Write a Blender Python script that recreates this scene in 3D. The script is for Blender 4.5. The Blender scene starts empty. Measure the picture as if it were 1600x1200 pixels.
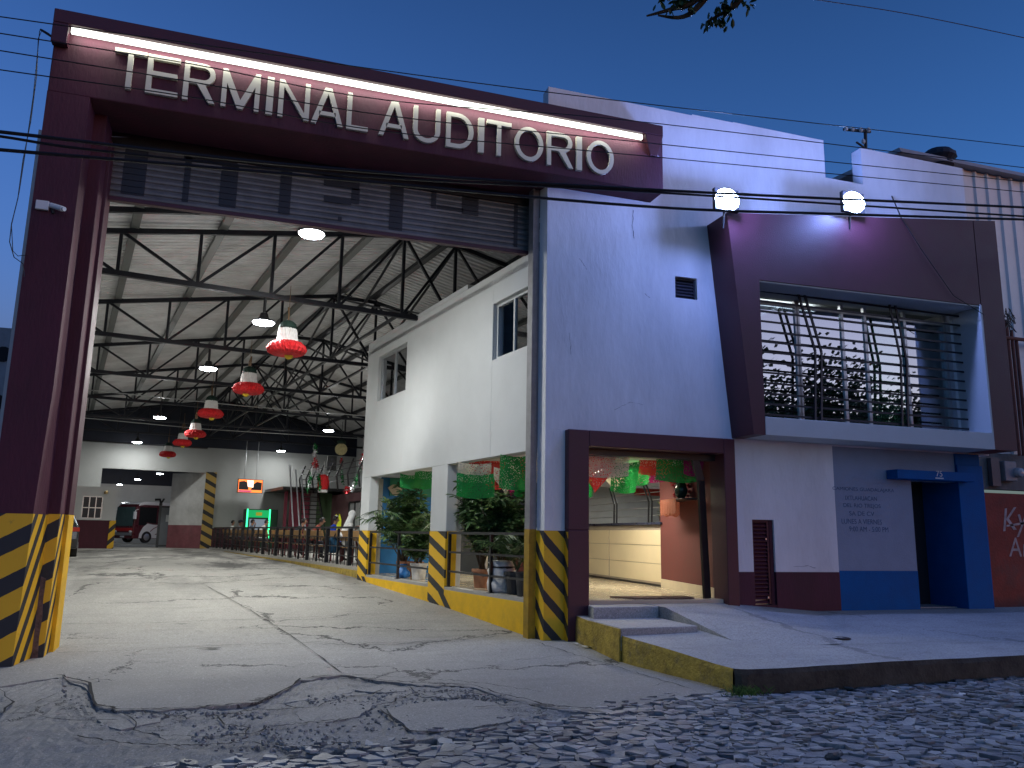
LOBBY_W, HALL_W, FLOOD_W, STRIP_W = 75.0, 178.0, 340.0, 42.0
SUN_ROT, SKY_STR = 140.0, 6.0
SKY_COOL, SKY_WARM = (.21, .45, .44), (1.2, .64, .35)
import bpy, math, random
from mathutils import Vector, Matrix
R = math.radians
rnd = random.Random(7)
scene = bpy.context.scene
COL = scene.collection

# ------------------------------------------------------------------ camera
F_PX, PITCH, ROLL, AZ, AH = 1260.0, 0.1858727, 0.0171711, 0.3189216, 0.1782762
EYE = Vector((0, 0, 1.5))
cF = Vector((math.sin(AZ)*math.cos(PITCH), math.cos(AZ)*math.cos(PITCH), math.sin(PITCH)))
cR0 = Vector((math.cos(AZ), -math.sin(AZ), 0))
cU0 = cR0.cross(cF)
cR = cR0*math.cos(ROLL) + cU0*math.sin(ROLL)
cU = cU0*math.cos(ROLL) - cR0*math.sin(ROLL)
cam = bpy.data.cameras.new('camera'); cam_o = bpy.data.objects.new('camera', cam); COL.objects.link(cam_o)
M = Matrix((cR, cU, -cF)).transposed().to_4x4(); M.translation = EYE
cam_o.matrix_world = M
cam.sensor_fit = 'HORIZONTAL'; cam.sensor_width = 36.0; cam.lens = 36.0*F_PX/1600.0
cam.clip_start = 0.05; cam.clip_end = 3000
scene.camera = cam_o

# hall axes: s runs across the hall, t runs into it (the hall is skewed to the street)
HTv = Vector((math.cos(AH), math.sin(AH), 0)); HAv = Vector((-math.sin(AH), math.cos(AH), 0))
HM = Matrix.Rotation(AH, 4, 'Z')
def H(s, t, z=0.0): return HTv*s + HAv*t + Vector((0, 0, z))
def hall(x, y): return x*HTv.x + y*HTv.y, x*HAv.x + y*HAv.y
def lerp_tab(tab, v):
    if v <= tab[0][0]: return tab[0][1]
    for (a, za), (b, zb) in zip(tab, tab[1:]):
        if v <= b:
            k = (v-a)/(b-a); return za+(zb-za)*k
    return tab[-1][1]
GT = [(5.5, -.16), (7.5, -.115), (9, -.085), (10.2, -.03), (11, .01), (12.5, .10), (14, .185), (16.5, .29), (19, .40), (22, .47), (27, .53), (44, .60), (56, .52), (78, .2), (120, .2)]
def G(x, y):                                             # height of the sloping drive
    s, t = hall(x, y)
    f = 1.0 if t < 12.5 else max(0.0, 1-(t-12.5)/7)
    g = 1.0 if t > 10.5 else max(0.0, 1-(10.5-t)/2.5)
    return lerp_tab(GT, t) - .018*(6.3-s)*f*g
def ray(px, py): return cR*((px-800)/F_PX) - cU*((py-600)/F_PX) + cF
def onY(px, py, Y): d = ray(px, py); return EYE + d*(Y/d.y)
def onZ(px, py, Z): d = ray(px, py); return EYE + d*((Z-1.5)/d.z)
def onT(px, py, t): d = ray(px, py); return EYE + d*((t - EYE.dot(HAv))/d.dot(HAv))
def gp(px, py, dz=0.0):                                  # a point of the ground
    z = 0.0
    for _ in range(25):
        p = onZ(px, py, z); z = .5*z + .5*G(p.x, p.y)
    return Vector((p.x, p.y, G(p.x, p.y)+dz))

# ------------------------------------------------------------------ materials
def nodes_of(m):
    m.use_nodes = True; nt = m.node_tree; nt.nodes.clear()
    return nt, nt.nodes, nt.links
_mats = {}
def mat(name, col, rough=.8, var=.12, scale=3.0, bump=.0, bscale=60.0, metal=0.0, spec=.4, dirt=0.0, dirtcol=(.05,.045,.04), stretch=(1,1,1), emit=None, estr=0.0, coat=0.0):
    if name in _mats: return _mats[name]
    m = bpy.data.materials.new(name); nt, N, L = nodes_of(m)
    out = N.new('ShaderNodeOutputMaterial'); b = N.new('ShaderNodeBsdfPrincipled'); L.new(b.outputs[0], out.inputs[0])
    b.inputs['Roughness'].default_value = rough; b.inputs['Metallic'].default_value = metal
    b.inputs['Specular IOR Level'].default_value = spec; b.inputs['Coat Weight'].default_value = coat
    b.inputs['Base Color'].default_value = (*col, 1)
    tc = N.new('ShaderNodeTexCoord'); mp = N.new('ShaderNodeMapping'); mp.inputs['Scale'].default_value = stretch
    L.new(tc.outputs['Object'], mp.inputs[0])
    if var > 0 or dirt > 0:
        n1 = N.new('ShaderNodeTexNoise'); n1.inputs['Scale'].default_value = scale; n1.inputs['Detail'].default_value = 7; n1.inputs['Roughness'].default_value = .65
        L.new(mp.outputs[0], n1.inputs[0])
        r = N.new('ShaderNodeMapRange'); r.inputs[1].default_value = .3; r.inputs[2].default_value = .7
        r.inputs[3].default_value = 1-var; r.inputs[4].default_value = 1+var
        L.new(n1.outputs[0], r.inputs[0])
        mx = N.new('ShaderNodeMix'); mx.data_type = 'RGBA'; mx.blend_type = 'MULTIPLY'; mx.inputs[0].default_value = 1
        mx.inputs[6].default_value = (*col, 1); L.new(r.outputs[0], mx.inputs[7]); last = mx.outputs[2]
        if dirt > 0:
            n2 = N.new('ShaderNodeTexNoise'); n2.inputs['Scale'].default_value = scale*.37; n2.inputs['Detail'].default_value = 9; n2.inputs['Roughness'].default_value = .75
            L.new(mp.outputs[0], n2.inputs[0])
            r2 = N.new('ShaderNodeMapRange'); r2.inputs[1].default_value = .52; r2.inputs[2].default_value = .72; r2.inputs[3].default_value = 0; r2.inputs[4].default_value = dirt
            L.new(n2.outputs[0], r2.inputs[0])
            m2 = N.new('ShaderNodeMix'); m2.data_type = 'RGBA'; m2.inputs[7].default_value = (*dirtcol, 1)
            L.new(r2.outputs[0], m2.inputs[0]); L.new(last, m2.inputs[6]); last = m2.outputs[2]
        L.new(last, b.inputs['Base Color'])
        rr = N.new('ShaderNodeMapRange'); rr.inputs[3].default_value = max(.02, rough-.12); rr.inputs[4].default_value = min(1, rough+.1)
        L.new(n1.outputs[0], rr.inputs[0]); L.new(rr.outputs[0], b.inputs['Roughness'])
    if bump > 0:
        nb = N.new('ShaderNodeTexNoise'); nb.inputs['Scale'].default_value = bscale; nb.inputs['Detail'].default_value = 5
        L.new(mp.outputs[0], nb.inputs[0])
        bp = N.new('ShaderNodeBump'); bp.inputs['Strength'].default_value = bump; bp.inputs['Distance'].default_value = .02
        L.new(nb.outputs[0], bp.inputs['Height']); L.new(bp.outputs[0], b.inputs['Normal'])
    if emit:
        b.inputs['Emission Color'].default_value = (*emit, 1); b.inputs['Emission Strength'].default_value = estr
    _mats[name] = m; return m
def stripes(name, d, period, duty=.44, off=0.0, hi=(.72,.42,.010), lo=(.018,.018,.02), zmin=-9.0):
    """yellow and black hazard stripes painted round a post; d = direction the bands follow each other"""
    m = bpy.data.materials.new(name); nt, N, L = nodes_of(m)
    out = N.new('ShaderNodeOutputMaterial'); b = N.new('ShaderNodeBsdfPrincipled'); L.new(b.outputs[0], out.inputs[0])
    tc = N.new('ShaderNodeTexCoord')
    nz = N.new('ShaderNodeTexNoise'); nz.inputs['Scale'].default_value = 9; nz.inputs['Detail'].default_value = 4; L.new(tc.outputs['Object'], nz.inputs[0])
    vm = N.new('ShaderNodeVectorMath'); vm.operation = 'DOT_PRODUCT'; vm.inputs[1].default_value = d; L.new(tc.outputs['Object'], vm.inputs[0])
    a = N.new('ShaderNodeMath'); a.operation = 'MULTIPLY_ADD'; a.inputs[1].default_value = .02; L.new(nz.outputs[0], a.inputs[0]); L.new(vm.outputs['Value'], a.inputs[2])
    a2 = N.new('ShaderNodeMath'); a2.operation = 'ADD'; a2.inputs[1].default_value = off+50*period; L.new(a.outputs[0], a2.inputs[0])
    a3 = N.new('ShaderNodeMath'); a3.operation = 'DIVIDE'; a3.inputs[1].default_value = period; L.new(a2.outputs[0], a3.inputs[0])
    fr = N.new('ShaderNodeMath'); fr.operation = 'FRACT'; L.new(a3.outputs[0], fr.inputs[0])
    lt = N.new('ShaderNodeMath'); lt.operation = 'LESS_THAN'; lt.inputs[1].default_value = duty; L.new(fr.outputs[0], lt.inputs[0])
    n2 = N.new('ShaderNodeTexNoise'); n2.inputs['Scale'].default_value = 5; n2.inputs['Detail'].default_value = 9; n2.inputs['Roughness'].default_value = .75; L.new(tc.outputs['Object'], n2.inputs[0])
    mx = N.new('ShaderNodeMix'); mx.data_type = 'RGBA'; mx.inputs[6].default_value = (*hi, 1); mx.inputs[7].default_value = (*lo, 1); L.new(lt.outputs[0], mx.inputs[0])
    r2 = N.new('ShaderNodeMapRange'); r2.inputs[1].default_value = .60; r2.inputs[2].default_value = .72; r2.inputs[4].default_value = .55; L.new(n2.outputs[0], r2.inputs[0])
    m2 = N.new('ShaderNodeMix'); m2.data_type = 'RGBA'; m2.inputs[7].default_value = (.11,.085,.05, 1); L.new(r2.outputs[0], m2.inputs[0]); L.new(mx.outputs[2], m2.inputs[6])
    L.new(m2.outputs[2], b.inputs['Base Color']); b.inputs['Roughness'].default_value = .6
    return m
def emissive(name, col, strength):
    m = bpy.data.materials.new(name); nt, N, L = nodes_of(m)
    out = N.new('ShaderNodeOutputMaterial'); e = N.new('ShaderNodeEmission'); e.inputs[0].default_value = (*col, 1); e.inputs[1].default_value = strength
    L.new(e.outputs[0], out.inputs[0]); return m
def glass(name, tint, refl=.4, rough=.01):
    m = bpy.data.materials.new(name); nt, N, L = nodes_of(m)
    out = N.new('ShaderNodeOutputMaterial'); t = N.new('ShaderNodeBsdfTransparent'); t.inputs[0].default_value = (*tint, 1)
    g = N.new('ShaderNodeBsdfGlossy'); g.inputs['Roughness'].default_value = rough; g.inputs[0].default_value = (.9,.92,.95,1)
    fr = N.new('ShaderNodeLayerWeight'); fr.inputs[0].default_value = .25
    r = N.new('ShaderNodeMapRange'); r.inputs[3].default_value = refl; r.inputs[4].default_value = min(1, refl+.5); L.new(fr.outputs['Fresnel'], r.inputs[0])
    mx = N.new('ShaderNodeMixShader'); L.new(r.outputs[0], mx.inputs[0]); L.new(t.outputs[0], mx.inputs[1]); L.new(g.outputs[0], mx.inputs[2]); L.new(mx.outputs[0], out.inputs[0])
    return m
def paper(name, col, scale=26.0, cut=.36, sheen=.35):
    """perforated foil / tissue paper"""
    m = bpy.data.materials.new(name); nt, N, L = nodes_of(m)
    out = N.new('ShaderNodeOutputMaterial'); b = N.new('ShaderNodeBsdfPrincipled'); b.inputs['Base Color'].default_value = (*col, 1); b.inputs['Roughness'].default_value = sheen
    tr = N.new('ShaderNodeBsdfTranslucent'); tr.inputs[0].default_value = (*col, 1)
    m1 = N.new('ShaderNodeMixShader'); m1.inputs[0].default_value = .35; L.new(b.outputs[0], m1.inputs[1]); L.new(tr.outputs[0], m1.inputs[2])
    tp = N.new('ShaderNodeBsdfTransparent'); tc = N.new('ShaderNodeTexCoord'); v = N.new('ShaderNodeTexVoronoi'); v.inputs['Scale'].default_value = scale
    L.new(tc.outputs['Object'], v.inputs[0])
    lt = N.new('ShaderNodeMath'); lt.operation = 'LESS_THAN'; lt.inputs[1].default_value = cut; L.new(v.outputs['Distance'], lt.inputs[0])
    mx = N.new('ShaderNodeMixShader'); L.new(lt.outputs[0], mx.inputs[0]); L.new(m1.outputs[0], mx.inputs[1]); L.new(tp.outputs[0], mx.inputs[2]); L.new(mx.outputs[0], out.inputs[0])
    nb = N.new('ShaderNodeTexNoise'); nb.inputs['Scale'].default_value = 30; L.new(tc.outputs['Object'], nb.inputs[0])
    bp = N.new('ShaderNodeBump'); bp.inputs['Strength'].default_value = .6; bp.inputs['Distance'].default_value = .02; L.new(nb.outputs[0], bp.inputs['Height']); L.new(bp.outputs[0], b.inputs['Normal'])
    return m

MAROON = mat('maroon_wall_paint', (.066,.014,.027), .75, .28, 2.5, .3, 30, stretch=(1,1,.3), dirt=.5, dirtcol=(.05,.014,.02))
MAROON2 = mat('maroon_gloss_paint', (.060,.013,.024), .5, .12, 4, .15, 50)
WHITE = mat('white_wall_paint', (.70,.70,.71), .85, .09, 1.6, .35, 26, stretch=(1,1,.35), dirt=.32, dirtcol=(.42,.41,.40))
WHITE2 = mat('white_plaster_smooth', (.51,.525,.525), .8, .04, 2.0, .12, 30)
WHITEROUGH = mat('patched_white_render', (.68,.68,.70), .85, .10, 1.5, .5, 9, stretch=(1,1,.35), dirt=.32, dirtcol=(.45,.44,.43))
GREYBLUE = mat('grey_blue_wall_paint', (.23,.28,.37), .85, .07, 2, .3, 40)
BLUE = mat('bright_blue_paint', (.002,.088,.285), .7, .12, 3, .25, 40, spec=.15, dirt=.2, dirtcol=(.01,.06,.2))
STEEL = mat('dark_painted_steel', (.013,.014,.020), .45, .25, 6, 0, metal=.2)
STEEL2 = mat('black_painted_iron', (.012,.012,.014), .4, .2, 8)
OLIVE = mat('grey_primer_steel', (.13,.135,.13), .5, .2, 3, metal=.2)
GALV = mat('galvanised_sheet', (.60,.60,.60), .5, .22, 1.4, metal=.0, stretch=(1,1,1), dirt=.25, dirtcol=(.22,.2,.17))
CREAM = mat('cream_letter_paint', (.56,.53,.43), .5, .06, 5)
ALU = mat('aluminium_frame', (.45,.46,.47), .35, .1, 8, metal=.7)
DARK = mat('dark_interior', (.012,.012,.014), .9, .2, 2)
NAVY = mat('dark_navy_sheet', (.012,.016,.03), .6, .3, 2)
YELLOW = mat('yellow_kerb_paint', (.74,.43,.008), .6, .12, 4, .3, 50, dirt=.3, dirtcol=(.25,.16,.05))
TERRA = mat('terracotta', (.34,.15,.08), .8, .15, 8, .2, 60)
LAMPW = emissive('cool_white_lamp', (.86,.93,1.0), 60.0)
# ------------------------------------------------------------------ mesh helpers
class MB:
    def __init__(self): self.v, self.f, self.m = [], [], []
    def add(self, vs, fs, mi=0):
        n = len(self.v); self.v += [tuple(p) for p in vs]
        self.f += [tuple(i+n for i in f) for f in fs]; self.m += [mi]*len(fs); return self
    def hexa(self, p, mi=0):        # 8 corners: bottom 4 ccw, top 4 ccw
        return self.add(p, [(3,2,1,0),(4,5,6,7),(0,1,5,4),(1,2,6,5),(2,3,7,6),(3,0,4,7)], mi)
    def box(self, x0, x1, y0, y1, z0, z1, mi=0, T=None):
        p = [Vector(q) for q in ((x0,y0,z0),(x1,y0,z0),(x1,y1,z0),(x0,y1,z0),(x0,y0,z1),(x1,y0,z1),(x1,y1,z1),(x0,y1,z1))]
        if T is not None: p = [T @ q for q in p]
        return self.hexa(p, mi)
    def hbox(self, s0, s1, t0, t1, z0, z1, mi=0): return self.box(s0, s1, t0, t1, z0, z1, mi, HM)
    def prism(self, poly, vec, mi=0):
        n = len(poly); a = [Vector(p) for p in poly]; vec = Vector(vec); b = [p+vec for p in a]
        nrm = Vector((0,0,0))
        for i in range(n): nrm += a[i].cross(a[(i+1) % n])
        fl = nrm.dot(vec) > 0
        fs = [tuple(range(n-1,-1,-1)), tuple(range(n, 2*n))] + [(i, (i+1) % n, n+(i+1) % n, n+i) for i in range(n)]
        if not fl: fs = [tuple(reversed(f)) for f in fs]
        return self.add(a+b, fs, mi)
    def bar(self, p, q, w, h=None, mi=0, up=(0,0,1)):
        h = h or w; p, q = Vector(p), Vector(q); d = (q-p)
        if d.length < 1e-6: return self
        d.normalize(); u = Vector(up)
        if abs(d.dot(u)) > .97: u = HTv
        sd = d.cross(u).normalized(); u = sd.cross(d)
        a, b = sd*(w/2), u*(h/2)
        return self.hexa([p-a-b, p+a-b, q+a-b, q-a-b, p-a+b, p+a+b, q+a+b, q-a+b], mi)
    def tube(self, pts, r, n=6, mi=0, cap=True):
        pts = [Vector(p) for p in pts]; rs = r if isinstance(r, (list, tuple)) else [r]*len(pts)
        vs, fs = [], []; ref = Vector((0,0,1))
        for i, p in enumerate(pts):
            d = (pts[min(i+1, len(pts)-1)] - pts[max(i-1, 0)]).normalized()
            if abs(d.dot(ref)) > .95: ref = Vector((1,.2,0)).normalized()
            a = d.cross(ref).normalized(); b = d.cross(a).normalized()
            for k in range(n):
                w = 2*math.pi*k/n; vs.append(p + a*math.cos(w)*rs[i] + b*math.sin(w)*rs[i])
        for i in range(len(pts)-1):
            for k in range(n):
                fs.append((i*n+k, (i+1)*n+k, (i+1)*n+(k+1) % n, i*n+(k+1) % n))
        if cap: fs.append(tuple(range(n))); fs.append(tuple((len(pts)-1)*n+k for k in range(n-1, -1, -1)))
        return self.add(vs, fs, mi)
    def lathe(self, prof, c=(0,0,0), n=16, mi=0, frill=0.0, nf=0):
        c = Vector(c); vs, fs = [], []
        for j, (r, z) in enumerate(prof):
            for k in range(n):
                w = 2*math.pi*k/n; rr = r*(1 + frill*(math.sin(w*nf + j*1.7)+rnd.uniform(-.6,.6)))
                vs.append(c + Vector((rr*math.cos(w), rr*math.sin(w), z)))
        for j in range(len(prof)-1):
            for k in range(n): fs.append((j*n+k, j*n+(k+1) % n, (j+1)*n+(k+1) % n, (j+1)*n+k))
        fs.append(tuple(range(n-1,-1,-1))); fs.append(tuple((len(prof)-1)*n+k for k in range(n)))
        return self.add(vs, fs, mi)
    def ball(self, c, rx, ry=None, rz=None, n=12, m=8, mi=0):
        ry = ry or rx; rz = rz or rx; c = Vector(c); vs, fs = [], []
        for j in range(m+1):
            a = math.pi*j/m
            for k in range(n):
                w = 2*math.pi*k/n; vs.append(c+Vector((rx*math.sin(a)*math.cos(w), ry*math.sin(a)*math.sin(w), -rz*math.cos(a))))
        for j in range(m):
            for k in range(n): fs.append((j*n+k, j*n+(k+1) % n, (j+1)*n+(k+1) % n, (j+1)*n+k))
        return self.add(vs, fs, mi)
    def disc(self, c, r, nrm=(0,0,-1), n=20, mi=0):
        nrm = Vector(nrm).normalized(); a = nrm.orthogonal().normalized(); b = nrm.cross(a)
        return self.add([Vector(c)+a*math.cos(2*math.pi*k/n)*r+b*math.sin(2*math.pi*k/n)*r for k in range(n)], [tuple(range(n))], mi)
    def build(self, name, mats, parent=None, smooth=False, bevel=0.0, local=False):
        me = bpy.data.meshes.new(name); me.from_pydata(self.v, [], self.f)
        if not isinstance(mats, (list, tuple)): mats = [mats]
        for q in mats: me.materials.append(q)
        if len(mats) > 1: me.polygons.foreach_set('material_index', self.m)
        if smooth: me.polygons.foreach_set('use_smooth', [True]*len(me.polygons))
        me.validate(); me.update()
        o = bpy.data.objects.new(name, me); COL.objects.link(o)
        if bevel > 0:
            bv = o.modifiers.new('bevel', 'BEVEL'); bv.width = bevel; bv.segments = 2; bv.limit_method = 'ANGLE'; bv.angle_limit = R(40)
        if parent is not None:
            o.parent = parent
            if not local: o.location = -world_loc(parent)
        return o
def world_loc(o):
    p = Vector(o.location)
    while o.parent: o = o.parent; p += Vector(o.location)
    return p
def tag(o, label=None, cat=None, group=None, kind=None):
    if label: o['label'] = label
    if cat: o['category'] = cat
    if group: o['group'] = group
    if kind: o['kind'] = kind
    return o
def thing(name, label, cat, loc=(0,0,0), rz=0.0, group=None):
    o = bpy.data.objects.new(name, None); o.empty_display_size = .2; COL.objects.link(o)
    o.location = loc; o.rotation_euler = (0, 0, rz); return tag(o, label, cat, group)
def copy_tree(o, parent=None):
    c = o.copy(); COL.objects.link(c); c.parent = parent
    for ch in list(o.children): copy_tree(ch, c)
    return c
def text_mesh(body, size=1.0, extrude=.0, bevel=0.0):
    cu = bpy.data.curves.new('lettering', 'FONT'); cu.body = body; cu.size = size; cu.extrude = extrude; cu.bevel_depth = bevel
    o = bpy.data.objects.new('lettering', cu); COL.objects.link(o)
    dg = bpy.context.evaluated_depsgraph_get(); me = bpy.data.meshes.new_from_object(o.evaluated_get(dg))
    bpy.data.objects.remove(o); bpy.data.curves.remove(cu); return me
def text_on_wall(mb, body, x0, x1, zb, zt, y, mi=0, slant=0.0, shear=0.0, depth=.004):
    """lettering fitted to a box on a wall that faces the street (-Y)"""
    me = text_mesh(body, 1.0, .0)
    vs = [v.co.copy() for v in me.vertices]
    ax, bx = min(v.x for v in vs), max(v.x for v in vs); ay, by = min(v.y for v in vs), max(v.y for v in vs)
    if zt is None: zt = zb + (x1-x0)*(by-ay)/(bx-ax)
    P = []
    for v in vs:
        u = (v.x-ax)/(bx-ax); w = (v.y-ay)/(by-ay)
        P.append((x0+(x1-x0)*u + shear*w, y, zb+(zt-zb)*w + slant*u))
    mb.add(P, [tuple(p.vertices) for p in me.polygons], mi); bpy.data.meshes.remove(me)
# ------------------------------------------------------------------ ground materials
def concrete(name, c1, c2, cracks=.0, crackscale=.55, bump=.35, stain=.5, oil=0.0, worn=None):
    m = bpy.data.materials.new(name); nt, N, L = nodes_of(m)
    out = N.new('ShaderNodeOutputMaterial'); b = N.new('ShaderNodeBsdfPrincipled'); L.new(b.outputs[0], out.inputs[0])
    tc = N.new('ShaderNodeTexCoord')
    def noise(sc, det=8, ro=.65, st=None):
        n = N.new('ShaderNodeTexNoise'); n.inputs['Scale'].default_value = sc; n.inputs['Detail'].default_value = det; n.inputs['Roughness'].default_value = ro
        if st:
            mp = N.new('ShaderNodeMapping'); mp.inputs['Scale'].default_value = st; L.new(tc.outputs['Object'], mp.inputs[0]); L.new(mp.outputs[0], n.inputs[0])
        else: L.new(tc.outputs['Object'], n.inputs[0])
        return n
    def rng(src, a, b_, c, d):
        r = N.new('ShaderNodeMapRange'); r.inputs[1].default_value = a; r.inputs[2].default_value = b_; r.inputs[3].default_value = c; r.inputs[4].default_value = d; L.new(src, r.inputs[0]); return r.outputs[0]
    def mixc(fac, a, b_):
        mx = N.new('ShaderNodeMix'); mx.data_type = 'RGBA'
        for i, q in ((6, a), (7, b_)):
            if isinstance(q, tuple): mx.inputs[i].default_value = (*q, 1)
            else: L.new(q, mx.inputs[i])
        L.new(fac, mx.inputs[0]); return mx.outputs[2]
    big = noise(.8); fine = noise(90, 3, .7); mid = noise(6, 9, .75)
    col = mixc(rng(big.outputs[0], .35, .65, 0, 1), c1, c2)
    d1 = tuple(.45*x for x in c1)
    col = mixc(rng(mid.outputs[0], .55, .75, 0, stain), col, d1)
    if worn:        # bare aggregate where the skin of the concrete has worn away towards the street
        sp = N.new('ShaderNodeSeparateXYZ'); L.new(tc.outputs['Object'], sp.inputs[0]); wz = noise(.9, 7, .7)
        ad = N.new('ShaderNodeMath'); ad.operation = 'MULTIPLY_ADD'; ad.inputs[1].default_value = 3.2; L.new(wz.outputs[0], ad.inputs[0]); L.new(sp.outputs[1], ad.inputs[2])
        xx = N.new('ShaderNodeMath'); xx.operation = 'MULTIPLY_ADD'; xx.inputs[1].default_value = .28; L.new(sp.outputs[0], xx.inputs[0]); L.new(ad.outputs[0], xx.inputs[2])
        col = mixc(rng(xx.outputs[0], 11.3, 13.4, .85, 0), col, worn)
    grit = noise(34, 4, .75)
    col = mixc(rng(grit.outputs[0], .46, .66, .0, .55), col, tuple(.38*x for x in c1))
    streak = noise(2.2, 7, .7, (.35, 1.6, 1)); col = mixc(rng(streak.outputs[0], .52, .70, 0, stain*.8), col, tuple(.55*x for x in c1))
    col = mixc(rng(fine.outputs[0], .42, .62, .0, .38), col, tuple(.35*x for x in c1))
    lite = noise(48, 2, .6); col = mixc(rng(lite.outputs[0], .62, .70, 0, .45), col, tuple(min(.7, 1.9*x) for x in c2))
    if oil > 0:
        o1 = noise(.55, 6, .7, (1, .35, 1)); so = N.new('ShaderNodeSeparateXYZ'); L.new(tc.outputs['Object'], so.inputs[0]); mo = N.new('ShaderNodeMath'); mo.operation = 'MULTIPLY'
        L.new(rng(o1.outputs[0], .47, .62, 0, oil), mo.inputs[0]); L.new(rng(so.outputs[1], 15.5, 24, .12, 1), mo.inputs[1]); col = mixc(mo.outputs[0], col, (.035,.034,.033))
    hgt = fine.outputs[0]
    bp = N.new('ShaderNodeBump'); bp.inputs['Strength'].default_value = bump; bp.inputs['Distance'].default_value = .012; L.new(hgt, bp.inputs['Height'])
    nrm = bp.outputs[0]
    if cracks > 0:
        wn = noise(1.7, 6, .7); wv = N.new('ShaderNodeVectorMath'); wv.operation = 'MULTIPLY_ADD'; wv.inputs[1].default_value = (.9,.9,.9)
        L.new(wn.outputs['Color'], wv.inputs[0]); L.new(tc.outputs['Object'], wv.inputs[2])
        v = N.new('ShaderNodeTexVoronoi'); v.feature = 'DISTANCE_TO_EDGE'; v.inputs['Scale'].default_value = crackscale; L.new(wv.outputs[0], v.inputs[0])
        msk = noise(.45, 3, .5)
        w = rng(msk.outputs[0], .45, .62, 0.0, .016)
        lt = N.new('ShaderNodeMath'); lt.operation = 'LESS_THAN'; L.new(v.outputs['Distance'], lt.inputs[0]); L.new(w, lt.inputs[1])
        mu = N.new('ShaderNodeMath'); mu.operation = 'MULTIPLY'; mu.inputs[1].default_value = cracks; L.new(lt.outputs[0], mu.inputs[0])
        col = mixc(mu.outputs[0], col, (.022,.021,.02))
    L.new(col, b.inputs['Base Color']); L.new(nrm, b.inputs['Normal'])
    L.new(rng(big.outputs[0], .3, .7, .72, .95), b.inputs['Roughness'])
    return m
M_DRIVE = concrete('drive_concrete', (.36,.35,.315), (.43,.415,.37), cracks=.8, crackscale=.36, stain=.55, oil=.85, worn=(.27,.255,.23))
M_HALL = M_DRIVE
M_APRON = concrete('broken_asphalt', (.29,.28,.255), (.36,.345,.315), cracks=.9, crackscale=1.6, bump=1.0, stain=.7)
M_SLAB = concrete('old_concrete_slab', (.28,.27,.25), (.35,.34,.31), bump=.6, stain=.4)
M_WALK = concrete('pavement_concrete', (.36,.355,.345), (.47,.46,.44), cracks=.35, crackscale=.22, bump=.5, stain=.6)
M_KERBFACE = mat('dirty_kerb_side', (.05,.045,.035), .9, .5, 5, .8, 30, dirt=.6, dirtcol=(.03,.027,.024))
M_KERBYEL = mat('worn_yellow_kerb', (.34,.24,.04), .85, .45, 7, .9, 30, dirt=1.0, dirtcol=(.12,.10,.07))
M_STONE = mat('slate_cobble', (.225,.228,.232), .5, .4, 2.2, .5, 45)
M_RUB = mat('broken_concrete_bits', (.24,.23,.21), .95, .5, 9)
M_DIRT = mat('dark_road_dirt', (.085,.08,.075), .95, .4, 5, 1.0, 50)

# ------------------------------------------------------------------ street and drive
def sheet(name, xs, ys, zf, m, kind='structure', sub=None):
    mb = MB(); vs = [(x, y, zf(x, y)) for y in ys for x in xs]; n = len(xs)
    mb.add(vs, [(j*n+i, j*n+i+1, (j+1)*n+i+1, (j+1)*n+i) for j in range(len(ys)-1) for i in range(n-1)])
    return tag(mb.build(name, m, smooth=True), kind=kind)
sheet('street', [-400,-60,-20,-8,0,8,20,60,400], [-400,-60,-12,0,9,12,60,400], lambda x, y: -.21, M_DIRT)

# front line of the drive where it breaks off against the cobbles (traced on the ground)
FRONT = [(-14,5.55),(-4,5.7),(-2.2,5.85),(-1.5,5.95)] + [tuple(gp(px, py)[:2]) for px, py in ((150,1212),(300,1194),(430,1184),(560,1166),(660,1155),(800,1131),(930,1109),(1040,1092),(1130,1079))] + [(5.6,8.0),(7.2,8.3)]
# the upper line where the sound concrete ends and the broken apron begins
EDGE = [(-14,9.2),(-6,9.0),(-3,9.0)] + [tuple(gp(px, py)[:2]) for px, py in ((0,1072),(90,1056),(138,1068),(150,1102),(185,1111),(290,1108),(400,1100),(436,1086),(470,1062),(535,1056),(572,1062),(600,1066),(660,1070),(740,1072),(775,1084),(860,1104),(935,1110))]
FRONT.sort(); EDGE.sort()
def pl(tab, x): return lerp_tab(tab, x)
_jr = random.Random(77); _jn = [_jr.gauss(0, 1) for _ in range(2000)]
def jag(x, k=1.0):
    def ns(f, o):
        u = x*f+o+400; i = int(u); t = u-i; return _jn[i % 2000]*(1-t)+_jn[(i+1) % 2000]*t
    return k*(.05*ns(2.2,0)+.03*ns(7,91)+.018*ns(19,303))
xs = [-14,-9,-6,-4] + [-3+.045*i for i in range(int(8.75/.045))] + [5.85, 7.2]
def drive():
    mb = MB(); rows = 46; vs = []
    for j in range(rows+1):
        for x in xs:
            y0 = max(pl(EDGE, x)+jag(x), pl(FRONT, x)+.02) if x < EDGE[-1][0] else pl(FRONT, x)+jag(x,.6)
            y1 = 12.2; k = (j/rows)**1.25; y = y0+(y1-y0)*k
            vs.append((x, y, G(x, y)+.012*math.sin(x*1.3+y*.9)*math.sin(y*1.7)*(1-k)))
    n = len(xs); fs = [(j*n+i, j*n+i+1, (j+1)*n+i+1, (j+1)*n+i) for j in range(rows) for i in range(n-1)]
    base = len(vs)
    for i in range(n): q = vs[i]; vs.append((q[0], q[1]+.015, q[2]-.16))
    fs += [(base+i, base+i+1, i+1, i) for i in range(n-1)]
    mb.add(vs, fs); return tag(mb.build('driveway', M_DRIVE), kind='structure')
drive()
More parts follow.
